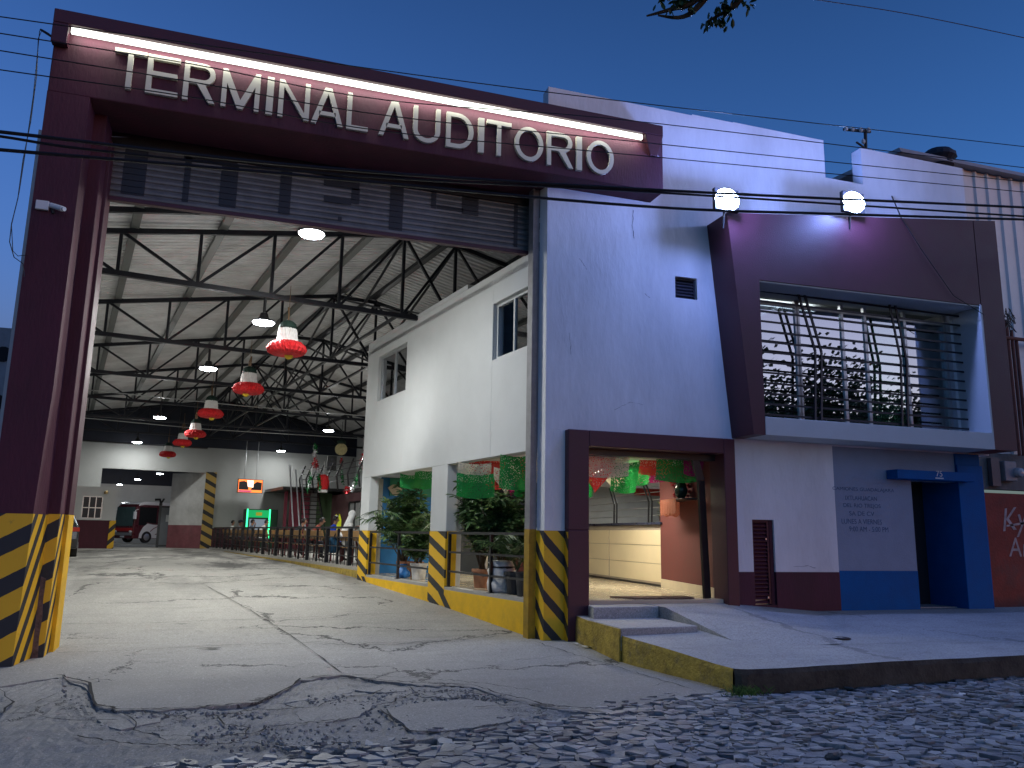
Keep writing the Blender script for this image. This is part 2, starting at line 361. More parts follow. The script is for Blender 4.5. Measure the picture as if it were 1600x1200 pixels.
def apron():
    mb = MB(); rows = 30; vs = []; r2 = random.Random(3)
    for j in range(rows+1):
        for x in xs:
            y0 = pl(FRONT, x)+jag(x+.7, .8); y1 = max(pl(EDGE, x)+.1, y0+.03); y = y0+(y1-y0)*j/rows
            vs.append((x, y, G(x, y)-.020+r2.uniform(-.010,.010)+.010*math.sin(x*3.1)*math.sin(y*4.3)+.008*math.sin(x*11+y*5)*math.sin(y*13-x*3)))
    n = len(xs); fs = [(j*n+i, j*n+i+1, (j+1)*n+i+1, (j+1)*n+i) for j in range(rows) for i in range(n-1)]
    base = len(vs)
    for i in range(n): q = vs[i]; vs.append((q[0], q[1]+.01, q[2]-.12))
    fs += [(base+i, base+i+1, i+1, i) for i in range(n-1)]
    mb.add(vs, fs); return tag(mb.build('broken_pavement', M_APRON), kind='structure')
apron()
def hallfloor():
    mb = MB(); ss = [-.86+7.56*i/34 for i in range(35)]; ts = []
    t = 0.0
    vs = []
    steps = [i/90 for i in range(91)]
    for k in steps:
        for s in ss:
            # starts on the line Y = 12.2 so that it meets the drive without a gap
            t0 = (12.2 - s*HTv.y)/HAv.y; t_ = t0 + (95-t0)*k**1.6
            p = H(s, t_); vs.append((p.x, p.y, G(p.x, p.y)))
    n = len(ss); mb.add(vs, [(j*n+i, j*n+i+1, (j+1)*n+i+1, (j+1)*n+i) for j in range(90) for i in range(n-1)])
    tag(mb.build('hall_floor', M_HALL, smooth=True), kind='structure')
    mb = MB(); mb.hbox(6.55, 14.0, 19.2, 44.0, .2, .66); tag(mb.build('waiting_area_floor', concrete('waiting_floor', (.36,.35,.32), (.42,.41,.38), stain=.2)), kind='structure')
    mb = MB(); mb.hbox(6.7, 40, 44.3, 95, -.2, .16); mb.hbox(-25, -.86, 44.3, 95, -.2, .16); tag(mb.build('yard_floor', M_HALL), kind='structure')
hallfloor()
# loose slabs of old concrete left standing in the broken apron
def slabs():
    mb = MB()
    for pts, dz in (([(462,1112),(500,1097),(556,1087),(577,1093),(579,1106),(560,1117),(505,1127),(474,1125)], .035),
                    ([(602,1106),(660,1098),(730,1092),(772,1098),(802,1118),(800,1126),(742,1136),(690,1143),(640,1142)], .05),
                    ([(556,1077),(600,1070),(632,1073),(636,1079),(592,1080)], .04), ([(655,1082),(700,1079),(735,1079),(746,1083),(700,1088),(660,1087)], .035),
                    ([(446,1094),(480,1072),(520,1062),(546,1068),(552,1078),(500,1088)], .02), ([(408,1122),(440,1115),(462,1122),(420,1128)], .03),
                    ([(150,1118),(200,1120),(255,1118),(250,1126),(190,1136),(160,1130)], .03), ([(430,1150),(500,1141),(560,1140),(585,1146),(520,1160),(452,1163)], .015),
                    ([(240,1140),(330,1128),(372,1132),(330,1146),(260,1152)], .02), ([(650,1112),(660,1105),(668,1110)], .03)):
        P = []
        for i, (px, py) in enumerate(pts):
            nx, ny = pts[(i+1) % len(pts)]
            for k in (0, .33, .66):
                q = gp(px+(nx-px)*k, py+(ny-py)*k); P.append(Vector((q.x+rnd.uniform(-.02,.02), q.y+rnd.uniform(-.03,.03), G(q.x, q.y)-.035+dz*.7)))
        mb.prism(P, (0,0,-.07))
    tag(mb.build('pavement_slabs', M_SLAB), kind='structure')
    # rubble in the joints
    mb = MB(); r2 = random.Random(11)
    zones = [((600,1075),(740,1105),260), ((480,1085),(600,1100),120), ((200,1110),(420,1120),160), ((300,1130),(560,1170),240), ((560,1100),(680,1140),120), ((700,1082),(800,1100),160), ((90,1055),(160,1105),60)]
    for (a, b_), (c, d), n in zones:
        for _ in range(n):
            q = gp(r2.uniform(a, c), r2.uniform(b_, d)); r = r2.uniform(.004, .017)
            T = Matrix.Translation((q.x, q.y, q.z-.02+r*.3)) @ Matrix.Rotation(r2.uniform(0,6), 4, Vector((r2.random(), r2.random(), r2.random()+.1)).normalized())
            mb.box(-r, r, -r*.8, r*.7, -r*.5, r*.5, 0, T)
    tag(mb.build('rubble', M_RUB), kind='stuff')
slabs()
M_CRACK = mat('crack_dark', (.016,.015,.014), 1, 0)  # dark colour of the cracks in the paving
def cracks():
    mb = MB(); r2 = random.Random(5)
    def crack(pts, w, rough=1.0, dz=.016):
        P = []
        for (ax, ay), (bx, by) in zip(pts, pts[1:]):
            n = max(2, int(math.hypot(bx-ax, by-ay)/7))
            for k in range(n): P.append((ax+(bx-ax)*k/n+r2.uniform(-2,2)*rough, ay+(by-ay)*k/n+r2.uniform(-.9,.9)*rough))
        P.append(pts[-1]); Q = [gp(*p) for p in P]; vs = []
        for i, q in enumerate(Q):
            d = Q[min(i+1, len(Q)-1)]-Q[max(i-1, 0)]; d.z = 0
            if d.length < 1e-6: d = Vector((1,0,0))
            nrm = Vector((-d.y, d.x, 0)).normalized(); ww = w*r2.uniform(.25, 1.25)*(.25 if i in (0, len(Q)-1) else 1)
            for sg in (-1, 1): v = q+nrm*ww*.5*sg; vs.append((v.x, v.y, G(v.x, v.y)+dz))
        mb.add(vs, [(2*i, 2*i+1, 2*i+3, 2*i+2) for i in range(len(Q)-1)])
    crack([(322,916),(372,944),(420,972),(470,1005),(535,1054)], .014, .35)
    crack([(100,976),(230,975),(350,970),(420,968)], .012, .5); crack([(268,976),(292,976)], .05)
    crack([(420,968),(560,962),(690,957)], .010, .4); crack([(90,1022),(200,1018),(350,1010),(500,1005),(620,1006),(720,1000)], .011, .8); crack([(305,1015),(345,1014)], .05)
    crack([(500,1008),(590,1010),(660,1005),(725,1000),(780,995)], .016, 1.2)
    crack([(535,1054),(600,1058),(680,1063),(760,1070),(850,1084)], .014, 1.2)
    crack([(170,906),(210,905),(270,907)], .03, .6); crack([(235,912),(300,913),(340,911),(420,905),(490,902)], .035, 1)
    crack([(95,1056),(110,1070),(150,1062),(175,1066)], .02, 1.5); crack([(0,1078),(20,1100),(0,1120)], .02, 1.5); crack([(20,1110),(60,1098),(90,1085)], .012, 1.5)
    crack([(840,1005),(900,1025),(950,1040),(1020,1060),(1080,1078)], .016, 1); crack([(1020,1075),(1060,1062),(1110,1066)], .012, 1); crack([(800,1034),(860,1028)], .012, 1)
    crack([(0,1131),(80,1126),(160,1120)], .012, 1); crack([(740,1108),(790,1104),(850,1102)], .02, 1.2)
    crack([(90,1056),(138,1068),(150,1102),(185,1111),(290,1108),(400,1100),(436,1086),(470,1062),(535,1056),(572,1062),(660,1070),(740,1072),(775,1084),(860,1104),(935,1110)], .03, 1.3)
    for p_ in ([(185,1111),(215,1128),(205,1142),(250,1150)], [(215,1112),(300,1122),(345,1117),(400,1110),(470,1108)], [(250,1150),(330,1152),(400,1146),(420,1135),(500,1128),(560,1122)], [(430,1100),(480,1108),(540,1090),(580,1084),(600,1076)],
               [(580,1106),(600,1100),(650,1084),(700,1092),(735,1090)], [(595,1110),(640,1142),(690,1146),(745,1138),(800,1128)], [(110,1150),(200,1162),(300,1166),(380,1160),(460,1168),(560,1160)], [(60,1120),(140,1128),(185,1125)], [(340,1118),(350,1132),(390,1138),(384,1150)], [(640,1072),(650,1082),(700,1080),(760,1086)]): crack(p_, .022, 1.6, .006)
    tag(mb.build('pavement_cracks', M_CRACK), kind='structure')
cracks()
def stain(name, pts, m, dz=.004):
    q = [gp(*p, dz) for p in pts]; mb = MB(); mb.add(q, [tuple(range(len(q)))]); return tag(mb.build(name, m), kind='structure')

# cobbled roadway of split slates
def cobbles():
    r2 = random.Random(21); cs = .138; x0, x1, y0, y1 = -5.0, 17.0, 2.6, 8.75
    nx, ny = int((x1-x0)/cs), int((y1-y0)/(cs*.82))
    P = {}
    for i in range(-2, nx+3):
        for j in range(-2, ny+3):
            P[i, j] = (x0+cs*(i+.5*(j % 2))+r2.uniform(-.42,.42)*cs, y0+cs*.82*j+r2.uniform(-.42,.42)*cs*.82)
    mb = MB()
    for i in range(nx+1):
        for j in range(ny+1):
            cx, cy = P[i, j]
            lim = pl(FRONT, cx) if cx < 5.2 else 7.86+.055*(cx-5.2)
            if cy > lim-.03: continue
            if cx < -1.0 and cy > 5.4: continue
            if r2.random() < .012: continue
            poly = [(cx-.3, cy-.25), (cx+.3, cy-.25), (cx+.3, cy+.25), (cx-.3, cy+.25)]
            for a in range(-2, 3):
                for b_ in range(-2, 3):
                    if (a, b_) == (0, 0): continue
                    q = P[i+a, j+b_]; mxx, myy = (cx+q[0])/2, (cy+q[1])/2; nxx, nyy = q[0]-cx, q[1]-cy; out = []
                    for k in range(len(poly)):
                        u, v = poly[k], poly[(k+1) % len(poly)]
                        du = (u[0]-mxx)*nxx+(u[1]-myy)*nyy; dv = (v[0]-mxx)*nxx+(v[1]-myy)*nyy
                        if du <= 0: out.append(u)
                        if du*dv < 0: w = du/(du-dv); out.append((u[0]+(v[0]-u[0])*w, u[1]+(v[1]-u[1])*w))
                    poly = out
                    if len(poly) < 3: break
                if len(poly) < 3: break
            if len(poly) < 3: continue
            g = r2.uniform(.88, 1.03); tx, ty = r2.gauss(0, .055), r2.gauss(-.03, .075); h = -.155+r2.gauss(0, .007)
            if cy > 6.5: h += .012*(cy-6.5)
            pts = [Vector((cx+(p[0]-cx)*g, cy+(p[1]-cy)*g, 0)) for p in poly]
            top = [Vector((p.x, p.y, h+tx*(p.x-cx)+ty*(p.y-cy)+r2.uniform(-.004,.004))) for p in pts]
            cen = Vector((cx, cy, h+.004)); n = len(pts); bot = [Vector((cx+(p.x-cx)*1.06, cy+(p.y-cy)*1.06, h-.09)) for p in pts]
            fs = [(n+k, n+(k+1) % n, (k+1) % n, k) for k in range(n)] + [(k, (k+1) % n, 2*n) for k in range(n)]
            mb.add(top+bot+[cen], fs, r2.choice((0,0,0,1,1,2)))
    for _ in range(2600):
        cx = r2.uniform(-2.5, 13); cy = r2.uniform(3.6, 8.3); lim = pl(FRONT, cx)+.25 if cx < 5.2 else 7.84+.055*(cx-5.2)
        if cy > lim: continue
        n = r2.randint(3, 5); a0 = r2.uniform(0, 6.28); R_ = r2.uniform(.02, .075); h = -.145+r2.uniform(-.004,.012)+(.012*(cy-6.5) if cy > 6.5 else 0); tx, ty = r2.gauss(0,.09), r2.gauss(-.05,.12)
        top = []
        for k in range(n):
            w_ = a0+6.28*k/n+r2.uniform(-.4,.4); rr = R_*r2.uniform(.6,1.3); dx, dy = rr*math.cos(w_)*1.25, rr*math.sin(w_)
            top.append(Vector((cx+dx, cy+dy, h+tx*dx+ty*dy)))
        bot = [p-Vector((0,0,r2.uniform(.012,.03))) for p in top]
        mb.add(top+bot, [tuple(range(n))]+[(n+k, n+(k+1) % n, (k+1) % n, k) for k in range(n)], r2.choice((0,0,1,1,2)))
    tag(mb.build('cobblestones', [M_STONE, mat('slate_cobble_dark', (.145,.147,.152), .5, .35, 3, .5, 45), mat('slate_cobble_light', (.31,.31,.305), .55, .3, 3, .5, 45)]), kind='stuff')
cobbles()

# ------------------------------------------------------------------ pavement, kerb, steps, ramp
def walk_z(x, y): 
    k = max(0, min(1, (y-8.1)/3.4)); return .12+.235*k
KX = [4.86, 5.18]
def sidewalk():
    mb = MB(); r2 = random.Random(9)
    cols = [0, .02, .06, .12] + [.2+.32*i for i in range(24)] + [9, 12, 20, 40, 80]
    rows = [i/14 for i in range(15)]
    vs = []
    for v in rows:
        for c in cols:
            y_front = 7.86+.055*min(c, 12)+.012*math.sin(c*7)+.01*math.sin(c*17)
            if c < .12: y_front += .10*(1-c/.12)**2
            y = y_front+(11.75-y_front)*v
            xl = max(4.84, 5.22-.195*max(0, y-8.0))
            x = xl+c
            vs.append((x, y, walk_z(x, y)+.006*math.sin(x*2.1+y)*math.sin(y*3)))
    n = len(cols); nr = len(rows)
    fs = [(j*n+i, j*n+i+1, (j+1)*n+i+1, (j+1)*n+i) for j in range(nr-1) for i in range(n-1)]
    mb.add(vs, fs, 0)
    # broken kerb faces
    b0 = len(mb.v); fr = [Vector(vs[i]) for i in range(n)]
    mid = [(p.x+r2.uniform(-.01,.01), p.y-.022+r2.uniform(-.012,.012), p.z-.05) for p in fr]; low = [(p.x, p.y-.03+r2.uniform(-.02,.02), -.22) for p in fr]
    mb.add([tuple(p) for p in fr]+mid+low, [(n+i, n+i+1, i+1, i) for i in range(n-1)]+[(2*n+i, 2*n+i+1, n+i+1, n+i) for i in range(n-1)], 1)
    le = [Vector(vs[j*n]) for j in range(nr)]
    mid = [(p.x-.015+r2.uniform(-.012,.012), p.y, p.z-.05) for p in le]; low = [(p.x-.02+r2.uniform(-.01,.01), p.y, -.25) for p in le]
    m_ = nr; mb.add([tuple(p) for p in le]+mid+low, [(i, i+1, m_+i+1, m_+i) for i in range(m_-1)]+[(m_+i, m_+i+1, 2*m_+i+1, 2*m_+i) for i in range(m_-1)], 2)
    tag(mb.build('sidewalk', [M_WALK, M_KERBFACE, M_KERBYEL]), kind='structure')
sidewalk()
def steps():
    root = thing('entrance_steps', 'worn concrete steps with yellow painted side below the lobby doorway', 'steps', (5.5, 10.6, 0))
    mb = MB(); mb.prism([(4.835,9.93,.05),(6.02,10.00,.05),(6.05,11.55,.05),(4.86,11.42,.05)], (0,0,.285)); mb.build('tread', M_WALK, root, bevel=.012)
    mb = MB(); mb.prism([(4.97,11.10,.1),(6.04,11.12,.1),(6.04,11.60,.1),(5.06,11.60,.1)], (0,0,.398)); mb.build('landing', M_WALK, root, bevel=.012)
    mb = MB(); mb.prism([(4.808,9.93,-.1),(4.832,9.93,-.1),(4.857,11.40,-.1),(4.835,11.40,-.1)], (0,0,.425)); mb.build('painted_side', M_KERBYEL, root)
    mb = MB()
    mb.add([(6.06,11.60,.498),(6.06,10.95,.498),(6.20,9.15,.165),(7.55,9.0,.19),(9.3,11.0,.335),(9.3,11.58,.35),(7.45,11.60,.498),
            (6.06,11.60,.05),(6.06,10.95,.05),(6.20,9.15,.05)], [(0,1,2,3,6),(3,4,5,6),(7,8,1,0),(8,9,2,1)])
    tag(mb.build('entrance_ramp', M_WALK), 'smooth concrete ramp rising from the pavement to the lobby doorway', 'ramp')
steps()
mb = MB(); mb.lathe([(.13,0),(.13,.012),(.115,.014),(.11,.008),(.0,.008)], (0,0,0), 20); c_ = onZ(1313,994,.24)
o = mb.build('drain_cover', STEEL2); o.location = (c_.x, c_.y, walk_z(c_.x, c_.y)+.002); tag(o, 'small round dark metal drain cover set in the pavement', 'drain cover')
# ------------------------------------------------------------------ entrance portal
S_LEG = stripes('hazard_stripes_leg', (-.59,-2.1,1), .50, .45, .10)
S_PIL = stripes('hazard_stripes_pillar', (1.05,-1.25,1), .42, .42, .06)
S_COL = stripes('hazard_stripes_column', tuple(HAv*(-.36)+Vector((0,0,1))), .36, .42, .05)
def portal():
    root = thing('entrance_portal', 'tall maroon painted entrance portal framing the bus hall, lamp strip under its cornice', 'portal', (1.7, 11.3, 0))
    mb = MB(); mb.box(-2.80, 6.25, 11.11, 12.05, 7.12, 8.26); mb.build('beam', MAROON, root, bevel=.015)
    # cornice: a lip along the top, cheek at the left, tapered cheek at the right
    mb = MB()
    mb.prism([(-2.81,10.98,8.045),(-2.81,10.98,8.235),(-2.81,11.4,8.30),(-2.81,11.4,8.05),(-2.81,11.108,8.05)], (9.0,0,0))
    mb.hexa([(-2.81,10.98,7.76),(-2.62,10.98,7.76),(-2.62,11.108,7.76),(-2.81,11.108,7.76),(-2.81,10.98,8.043),(-2.62,10.98,8.043),(-2.62,11.108,8.043),(-2.81,11.108,8.043)])
    mb.hexa([(5.99,11.07,7.72),(6.12,11.07,7.72),(6.25,11.112,7.72),(5.99,11.112,7.72),(5.86,10.98,8.043),(6.19,10.98,8.043),(6.19,11.112,8.043),(5.86,11.112,8.043)])
    mb.build('cornice', MAROON2, root, bevel=.01)
    mb = MB(); mb.box(-2.60, 5.84, 11.04, 11.09, 7.965, 8.04); mb.build('led_strip', emissive('led_strip_white', (.95,1.0,.90), 3.0), root)
    # left leg: flares towards the ground, its return deepens downwards
    lv = [(-.35,.085,-2.275),(.55,.07,-2.275),(1.74,.05,-2.28),(3.2,.005,-2.29),(5.0,.0,-2.30),(7.12,0,-2.305)]
    zsplit = 1.66
    def legpart(z0, z1, m, name, y0=0.0):
        mb = MB(); Z = sorted({z0, z1} | {q[0] for q in lv if z0 < q[0] < z1}); rings = []
        for z in Z:
            fl = lerp_tab([(q[0], q[1]) for q in lv], z); xb = lerp_tab([(q[0], q[2]) for q in lv], z)
            rings.append([(-2.80,11.11-y0,z), (-2.30-fl+y0,11.11-y0,z), (xb+y0,11.556,z), (-2.80,11.556,z)])
        for a, b in zip(rings, rings[1:]): mb.add(a+b, [(0,1,5,4),(1,2,6,5),(2,3,7,6),(3,0,4,7)])
        mb.add(rings[0]+rings[-1], [(3,2,1,0),(4,5,6,7)]); mb.build(name, m, root)
    legpart(zsplit, 7.12, MAROON, 'leg'); legpart(-.35, zsplit, S_LEG, 'leg_base', .004)
    # stepped jamb behind the leg
    def jamb(x0, x1, y0, y1):
        a = MB(); a.box(x0, x1, y0, y1, 1.67, 7.3); a.build('jamb', MAROON, root, bevel=.01)
        a = MB(); a.box(x0-.003, x1+.004, y0-.004, y1, -.2, 1.67); a.build('jamb_base', S_LEG, root)
    jamb(-2.80, -2.15, 11.56, 12.2)
    a = MB(); a.box(-2.30, -2.105, 11.88, 12.22, 1.67, 6.9); a.build('guide_rail', MAROON2, root, bevel=.006)
    a = MB(); a.box(-2.303, -2.10, 11.875, 12.22, -.2, 1.67); a.build('guide_base', YELLOW, root)
    # broken foot patch where the plaster came off
    a = MB(); a.prism([(-2.30,11.554,-.1),(-2.20,11.554,-.1),(-2.215,11.554,.18),(-2.205,11.554,.42),(-2.22,11.554,.62),(-2.215,11.554,.88),(-2.30,11.554,.92)], (0,-.008,0)); a.build('broken_plaster', mat('bare_brick_patch', (.13,.085,.07), .95, .5, 14, 1, 30), root)
    return root
PORTAL = portal()

# roof-high lettering
def sign():
    root = thing('letter_sign', 'raised cream letters reading TERMINAL AUDITORIO on the maroon portal beam', 'sign', (1.6, 11.1, 7.25))
    L = [('T',-2.055,-1.653),('E',-1.641,-1.235),('R',-1.175,-.757),('M',-.677,-.173),('I',-.08,.012),('N',.085,.515),('A',.546,.997),('L',1.049,1.36),('A',1.516,1.965),('U',2.028,2.441),('D',2.536,2.963),('I',3.04,3.132),('T',3.174,3.573),('O',3.631,4.104),('R',4.169,4.612),('I',4.672,4.764),('O',4.85,5.323)]
    st = .067
    def bars(c, x0, x1, h):
        w = x1-x0; P = []
        rect = lambda a, b, z0, z1: P.append([(a, z0), (b, z0), (b, z1), (a, z1)])
        if c == 'T': rect(0, w, h-st, h); rect(w/2-st/2, w/2+st/2, 0, h-st)
        if c == 'E': rect(0, st, 0, h); rect(st, w, h-st, h); rect(st, w, 0, st); rect(st, w*.94, h*.52-st/2, h*.52+st/2)
        if c == 'I': rect(0, w, 0, h)
        if c == 'L': rect(0, st, 0, h); rect(st, w, 0, st)
        if c == 'N': rect(0, st, 0, h); rect(w-st, w, 0, h); P.append([(st, h), (st, h-st*1.55), (w-st, 0), (w-st, st*1.55)])
        if c == 'M': rect(0, st*.95, 0, h); rect(w-st*.95, w, 0, h); P.append([(st*.95, h), (st*.95, h-.21), (w/2-.035, 0), (w/2, .0), (w/2, .13)]); P.append([(w/2, .13), (w/2, 0), (w/2+.035, 0), (w-st*.95, h-.21), (w-st*.95, h)])
        if c == 'A':
            P.append([(0, 0), (st*1.05, 0), (w/2, h*.84), (w/2, h), (w/2-.05, h)]); P.append([(w-st*1.05, 0), (w, 0), (w/2+.05, h), (w/2, h), (w/2, h*.84)]); rect(w*.24, w*.76, h*.24, h*.24+st*.9)
        if c in 'UDOR':
            n = 14
            def arc(cx, cz, ro, rz, a0, a1, tx=st, tz=st):
                for k in range(n):
                    a, b = a0+(a1-a0)*k/n, a0+(a1-a0)*(k+1)/n
                    P.append([(cx+(ro-tx)*math.cos(a), cz+(rz-tz)*math.sin(a)), (cx+ro*math.cos(a), cz+rz*math.sin(a)), (cx+ro*math.cos(b), cz+rz*math.sin(b)), (cx+(ro-tx)*math.cos(b), cz+(rz-tz)*math.sin(b))])
            if c == 'O': n = 28; arc(w/2, h/2, w/2, h/2, 0, 2*math.pi)
            if c == 'U': rect(0, st, .2, h); rect(w-st, w, .2, h); arc(w/2, .2, w/2, .2, math.pi, 2*math.pi)
            if c == 'D': rect(0, st, 0, h); rect(st, w-.25, h-st, h); rect(st, w-.25, 0, st); arc(w-.25, h/2, .25, h/2, -math.pi/2, math.pi/2)
            if c == 'R': rect(0, st, 0, h); rect(st, w-.17, h-st, h); rect(st, w-.17, h*.45, h*.45+st); arc(w-.17, h*.725, .155, h*.275, -math.pi/2, math.pi/2); P.append([(w-.245, h*.45), (w-.14, h*.46), (w, 0), (w-st*1.15, 0)])
        return P
    for i, (c, a, b) in enumerate(L):
        h = .572; z0 = 7.305-.0108*(a+1.9)
        mb = MB()
        for p in bars(c, a, b, h):
            ar = sum(p[k][0]*p[(k+1) % len(p)][1]-p[(k+1) % len(p)][0]*p[k][1] for k in range(len(p)))
            if ar < 0: p = p[::-1]
            mb.prism([(a+u, 11.055, z0+v) for u, v in p], (0,.058,0))
        pass
        mb.build('letter', CREAM, root)
sign()

# ------------------------------------------------------------------ rolled-up shutter with cropped black lettering
def shutter():
    root = thing('roller_shutter', 'half raised grey slatted roller shutter with blocky black painted letters, above the hall entrance', 'shutter', (1.0, 12.1, 6.1))
    mb = MB(); x0, x1 = -2.2, 4.30; z = 6.16; vs = []; fs = []
    prof = []
    while z < 7.30:
        prof += [(0, z), (-.018, z+.02), (-.022, z+.045), (-.018, z+.07), (0, z+.088)]; z += .095
    for y, zz in prof: vs += [(x0, 12.12+y, zz), (x1, 12.12+y, zz)]
    fs = [(2*i, 2*i+1, 2*i+3, 2*i+2) for i in range(len(prof)-1)]
    mb.add(vs, fs, 0)
    cur = mb.build('curtain', [mat('shutter_grey', (.14,.14,.14), .45, .3, 2.5, .1, 30, metal=.3, dirt=.5, dirtcol=(.05,.05,.055))], root)
    # painted shapes: traced on the curtain plane
    PAINTB = mat('black_shutter_paint', (.012,.012,.016), .5, .3, 6)
    def patch(px0, px1, py0, py1):
        mb = MB()
        a, b = onY((px0+px1)/2, py0, 12.09), onY((px0+px1)/2, py1, 12.09); xa, xb = onY(px0, (py0+py1)/2, 12.09).x, onY(px1, (py0+py1)/2, 12.09).x
        z0, z1 = min(a.z, b.z), max(a.z, b.z); zz = max(z0, 6.17); z0 = zz
        k = 0
        while z0 < z1:      # painted slat by slat so that it follows the ribs
            t = 6.16+.095*(math.floor((z0-6.16+1e-6)/.095)+1); t = min(t, z1)
            mb.add([(xa, 12.093, z0+.004), (xb, 12.093, z0+.004), (xb, 12.093, t-.004), (xa, 12.093, t-.004)], [(0,1,2,3)]); z0 = t+1e-4
        mb.build('painted_stroke', PAINTB, cur)
    for a in ((192,229,231,305),(287,297,244,316),(287,372,240,256),(344,371,256,324),(437,455,262,334),(506,562,278,294),(549,562,294,319),(506,549,308,318),(609,630,284,360),(528,534,338,346),(674,682,290,326),(682,748,292,302),(722,748,302,336),(682,724,322,329),(803,809,318,386)): patch(*a)
    mb = MB(); mb.box(x0, x1, 12.06, 12.16, 6.10, 6.16); mb.build('bottom_bar', MAROON2, root, bevel=.005)
    mb = MB(); mb.box(x0, x1, 12.05, 12.6, 6.96, 7.6); mb.build('housing', STEEL2, root)
shutter()

# ------------------------------------------------------------------ terminal building (street front + office block)
TB = thing('terminal_building', 'white two storey terminal building with maroon trim beside the bus hall entrance', 'building', (8.8, 11.6, 0))
def pieces(parts, T=None):
    mb = MB()
    for x0, x1, z0, z1 in parts: mb.box(x0, x1, 11.56, 11.81, z0, z1)
    return mb
D0 = 11.56
mb = pieces([(4.372,6.69,3.13,8.90),(6.69,7.11,3.13,5.49),(6.69,7.11,5.87,8.90),(7.11,7.95,3.13,8.92),(7.95,12.62,5.85,8.18),(7.95,9.92,8.18,8.93),(10.78,12.62,8.18,8.93),(7.95,12.62,3.13,3.50),(12.62,13.30,3.13,8.93)])
mb.build('front_wall', WHITEROUGH, TB)
mb = pieces([(7.665,8.033,.985,3.13),(8.033,8.455,1.83,3.13),(8.455,9.722,.985,3.13)]); mb.build('lower_wall', WHITE, TB)
mb = pieces([(9.722,11.40,1.01,3.13),(11.40,12.44,2.60,3.13)]); mb.build('grey_blue_panel', GREYBLUE, TB)
mb = MB()
for a in ((7.665,8.033,.2,.985),(8.455,9.722,.2,.985)): mb.box(a[0], a[1], 11.552, 11.81, a[2], a[3])
mb.build('maroon_dado', MAROON, TB)
mb = MB(); mb.box(9.722, 11.40, 11.552, 11.81, .2, 1.01); mb.build('blue_dado', BLUE, TB)
# the pillar between drive and doorway: plain above, hazard stripes below
PB = H(6.33, 10.80)
def pillar(z0, z1, m, name, e=0.0):
    a = MB(); a.prism([(4.372-e,11.56-e,z0),(4.72,11.56-e,z0),(4.72,11.78,z0),(PB.x-e,PB.y,z0)], (0,0,z1-z0)); a.build(name, m, TB)
pillar(1.585, 3.128, WHITE, 'pillar'); a = MB(); a.prism([(4.37,11.575,3.13),(4.37,11.78,3.13),(PB.x,PB.y,3.13)], (0,0,4.02)); a.build('pillar_return', WHITE, TB); pillar(-.15, 1.585, S_PIL, 'pillar_base', .004)
ga, gb = H(6.24, 10.80), H(6.24, 10.93)
a = MB(); a.hbox(6.205, 6.325, 10.805, 10.95, 1.6, 7.2); a.hbox(6.20, 6.22, 10.79, 10.805, 1.6, 7.2); a.build('shutter_guide', mat('grey_guide_steel', (.20,.20,.21), .5, .2, 6, metal=.3), TB)
a = MB(); a.hbox(6.203, 6.327, 10.803, 10.952, -.1, 1.6); a.build('guide_base', mat('dull_yellow_steel', (.30,.18,.01), .6, .3, 6), TB)
# maroon doorway frame
mb = MB(); yf = 11.42
mb.box(4.70, 5.045, yf, 11.87, 1.60, 3.13); mb.box(7.45, 7.66, yf, 11.87, .25, 3.13); mb.box(5.045, 7.45, yf, 11.87, 2.88, 3.13)
mb.box(4.703, 5.045, yf, 11.87, -.12, 1.60)
mb.build('doorway_frame', MAROON2, TB, bevel=.012)
a = MB(); a.box(4.694, 4.7, yf+.002, 11.555, -.1, 1.57); a.build('striped_edge', S_PIL, TB)
mb = MB(); mb.box(5.05, 7.45, 11.70, 11.86, 2.78, 2.88); mb.bar((7.10,11.75,2.79),(7.20,11.75,2.45),.05,.13); mb.bar((7.20,11.75,2.45),(7.26,11.75,.56),.05,.13); mb.build('door_track', STEEL2, TB)
# louvred vents and the small louvred door
def louvre(name, x0, x1, z0, z1, y, m, step, parent, frame=True):
    mb = MB(); z = z0+.02
    while z < z1-.01:
        mb.add([(x0, y+.03, z+step*.8), (x1, y+.03, z+step*.8), (x1, y-.012, z), (x0, y-.012, z), (x0, y+.03, z+step*.8-.008), (x1, y+.03, z+step*.8-.008), (x1, y-.012, z-.008), (x0, y-.012, z-.008)], [(3,2,1,0),(4,5,6,7),(2,3,7,6)]); z += step
    if frame: mb.box(x0-.02, x0+.03, y-.02, y+.05, z0, z1); mb.box(x1-.03, x1+.02, y-.02, y+.05, z0, z1); mb.box(x0+.03, x1-.03, y-.02, y+.05, z1-.03, z1)
    mb.box(x0, x1, y+.05, y+.06, z0, z1)
    return mb.build(name, m, parent)
louvre('vent_grille', 6.69, 7.11, 5.49, 5.87, 11.64, mat('dark_vent_metal', (.03,.032,.05), .5, .2, 5), .055, TB)
ld = louvre('louvre_door', 8.04, 8.37, .47, 1.83, 11.62, MAROON2, .062, TB)
mb = MB(); mb.box(8.30, 8.325, 11.585, 11.60, 1.50, 1.53); mb.box(8.30, 8.325, 11.585, 11.60, .56, .59); mb.build('bolt', ALU, ld)
mb = MB(); mb.box(8.033, 8.455, 11.56, 11.81, .2, .46); mb.box(8.375, 8.457, 11.60, 11.80, .46, 1.83); mb.build('door_sill', MAROON, TB)
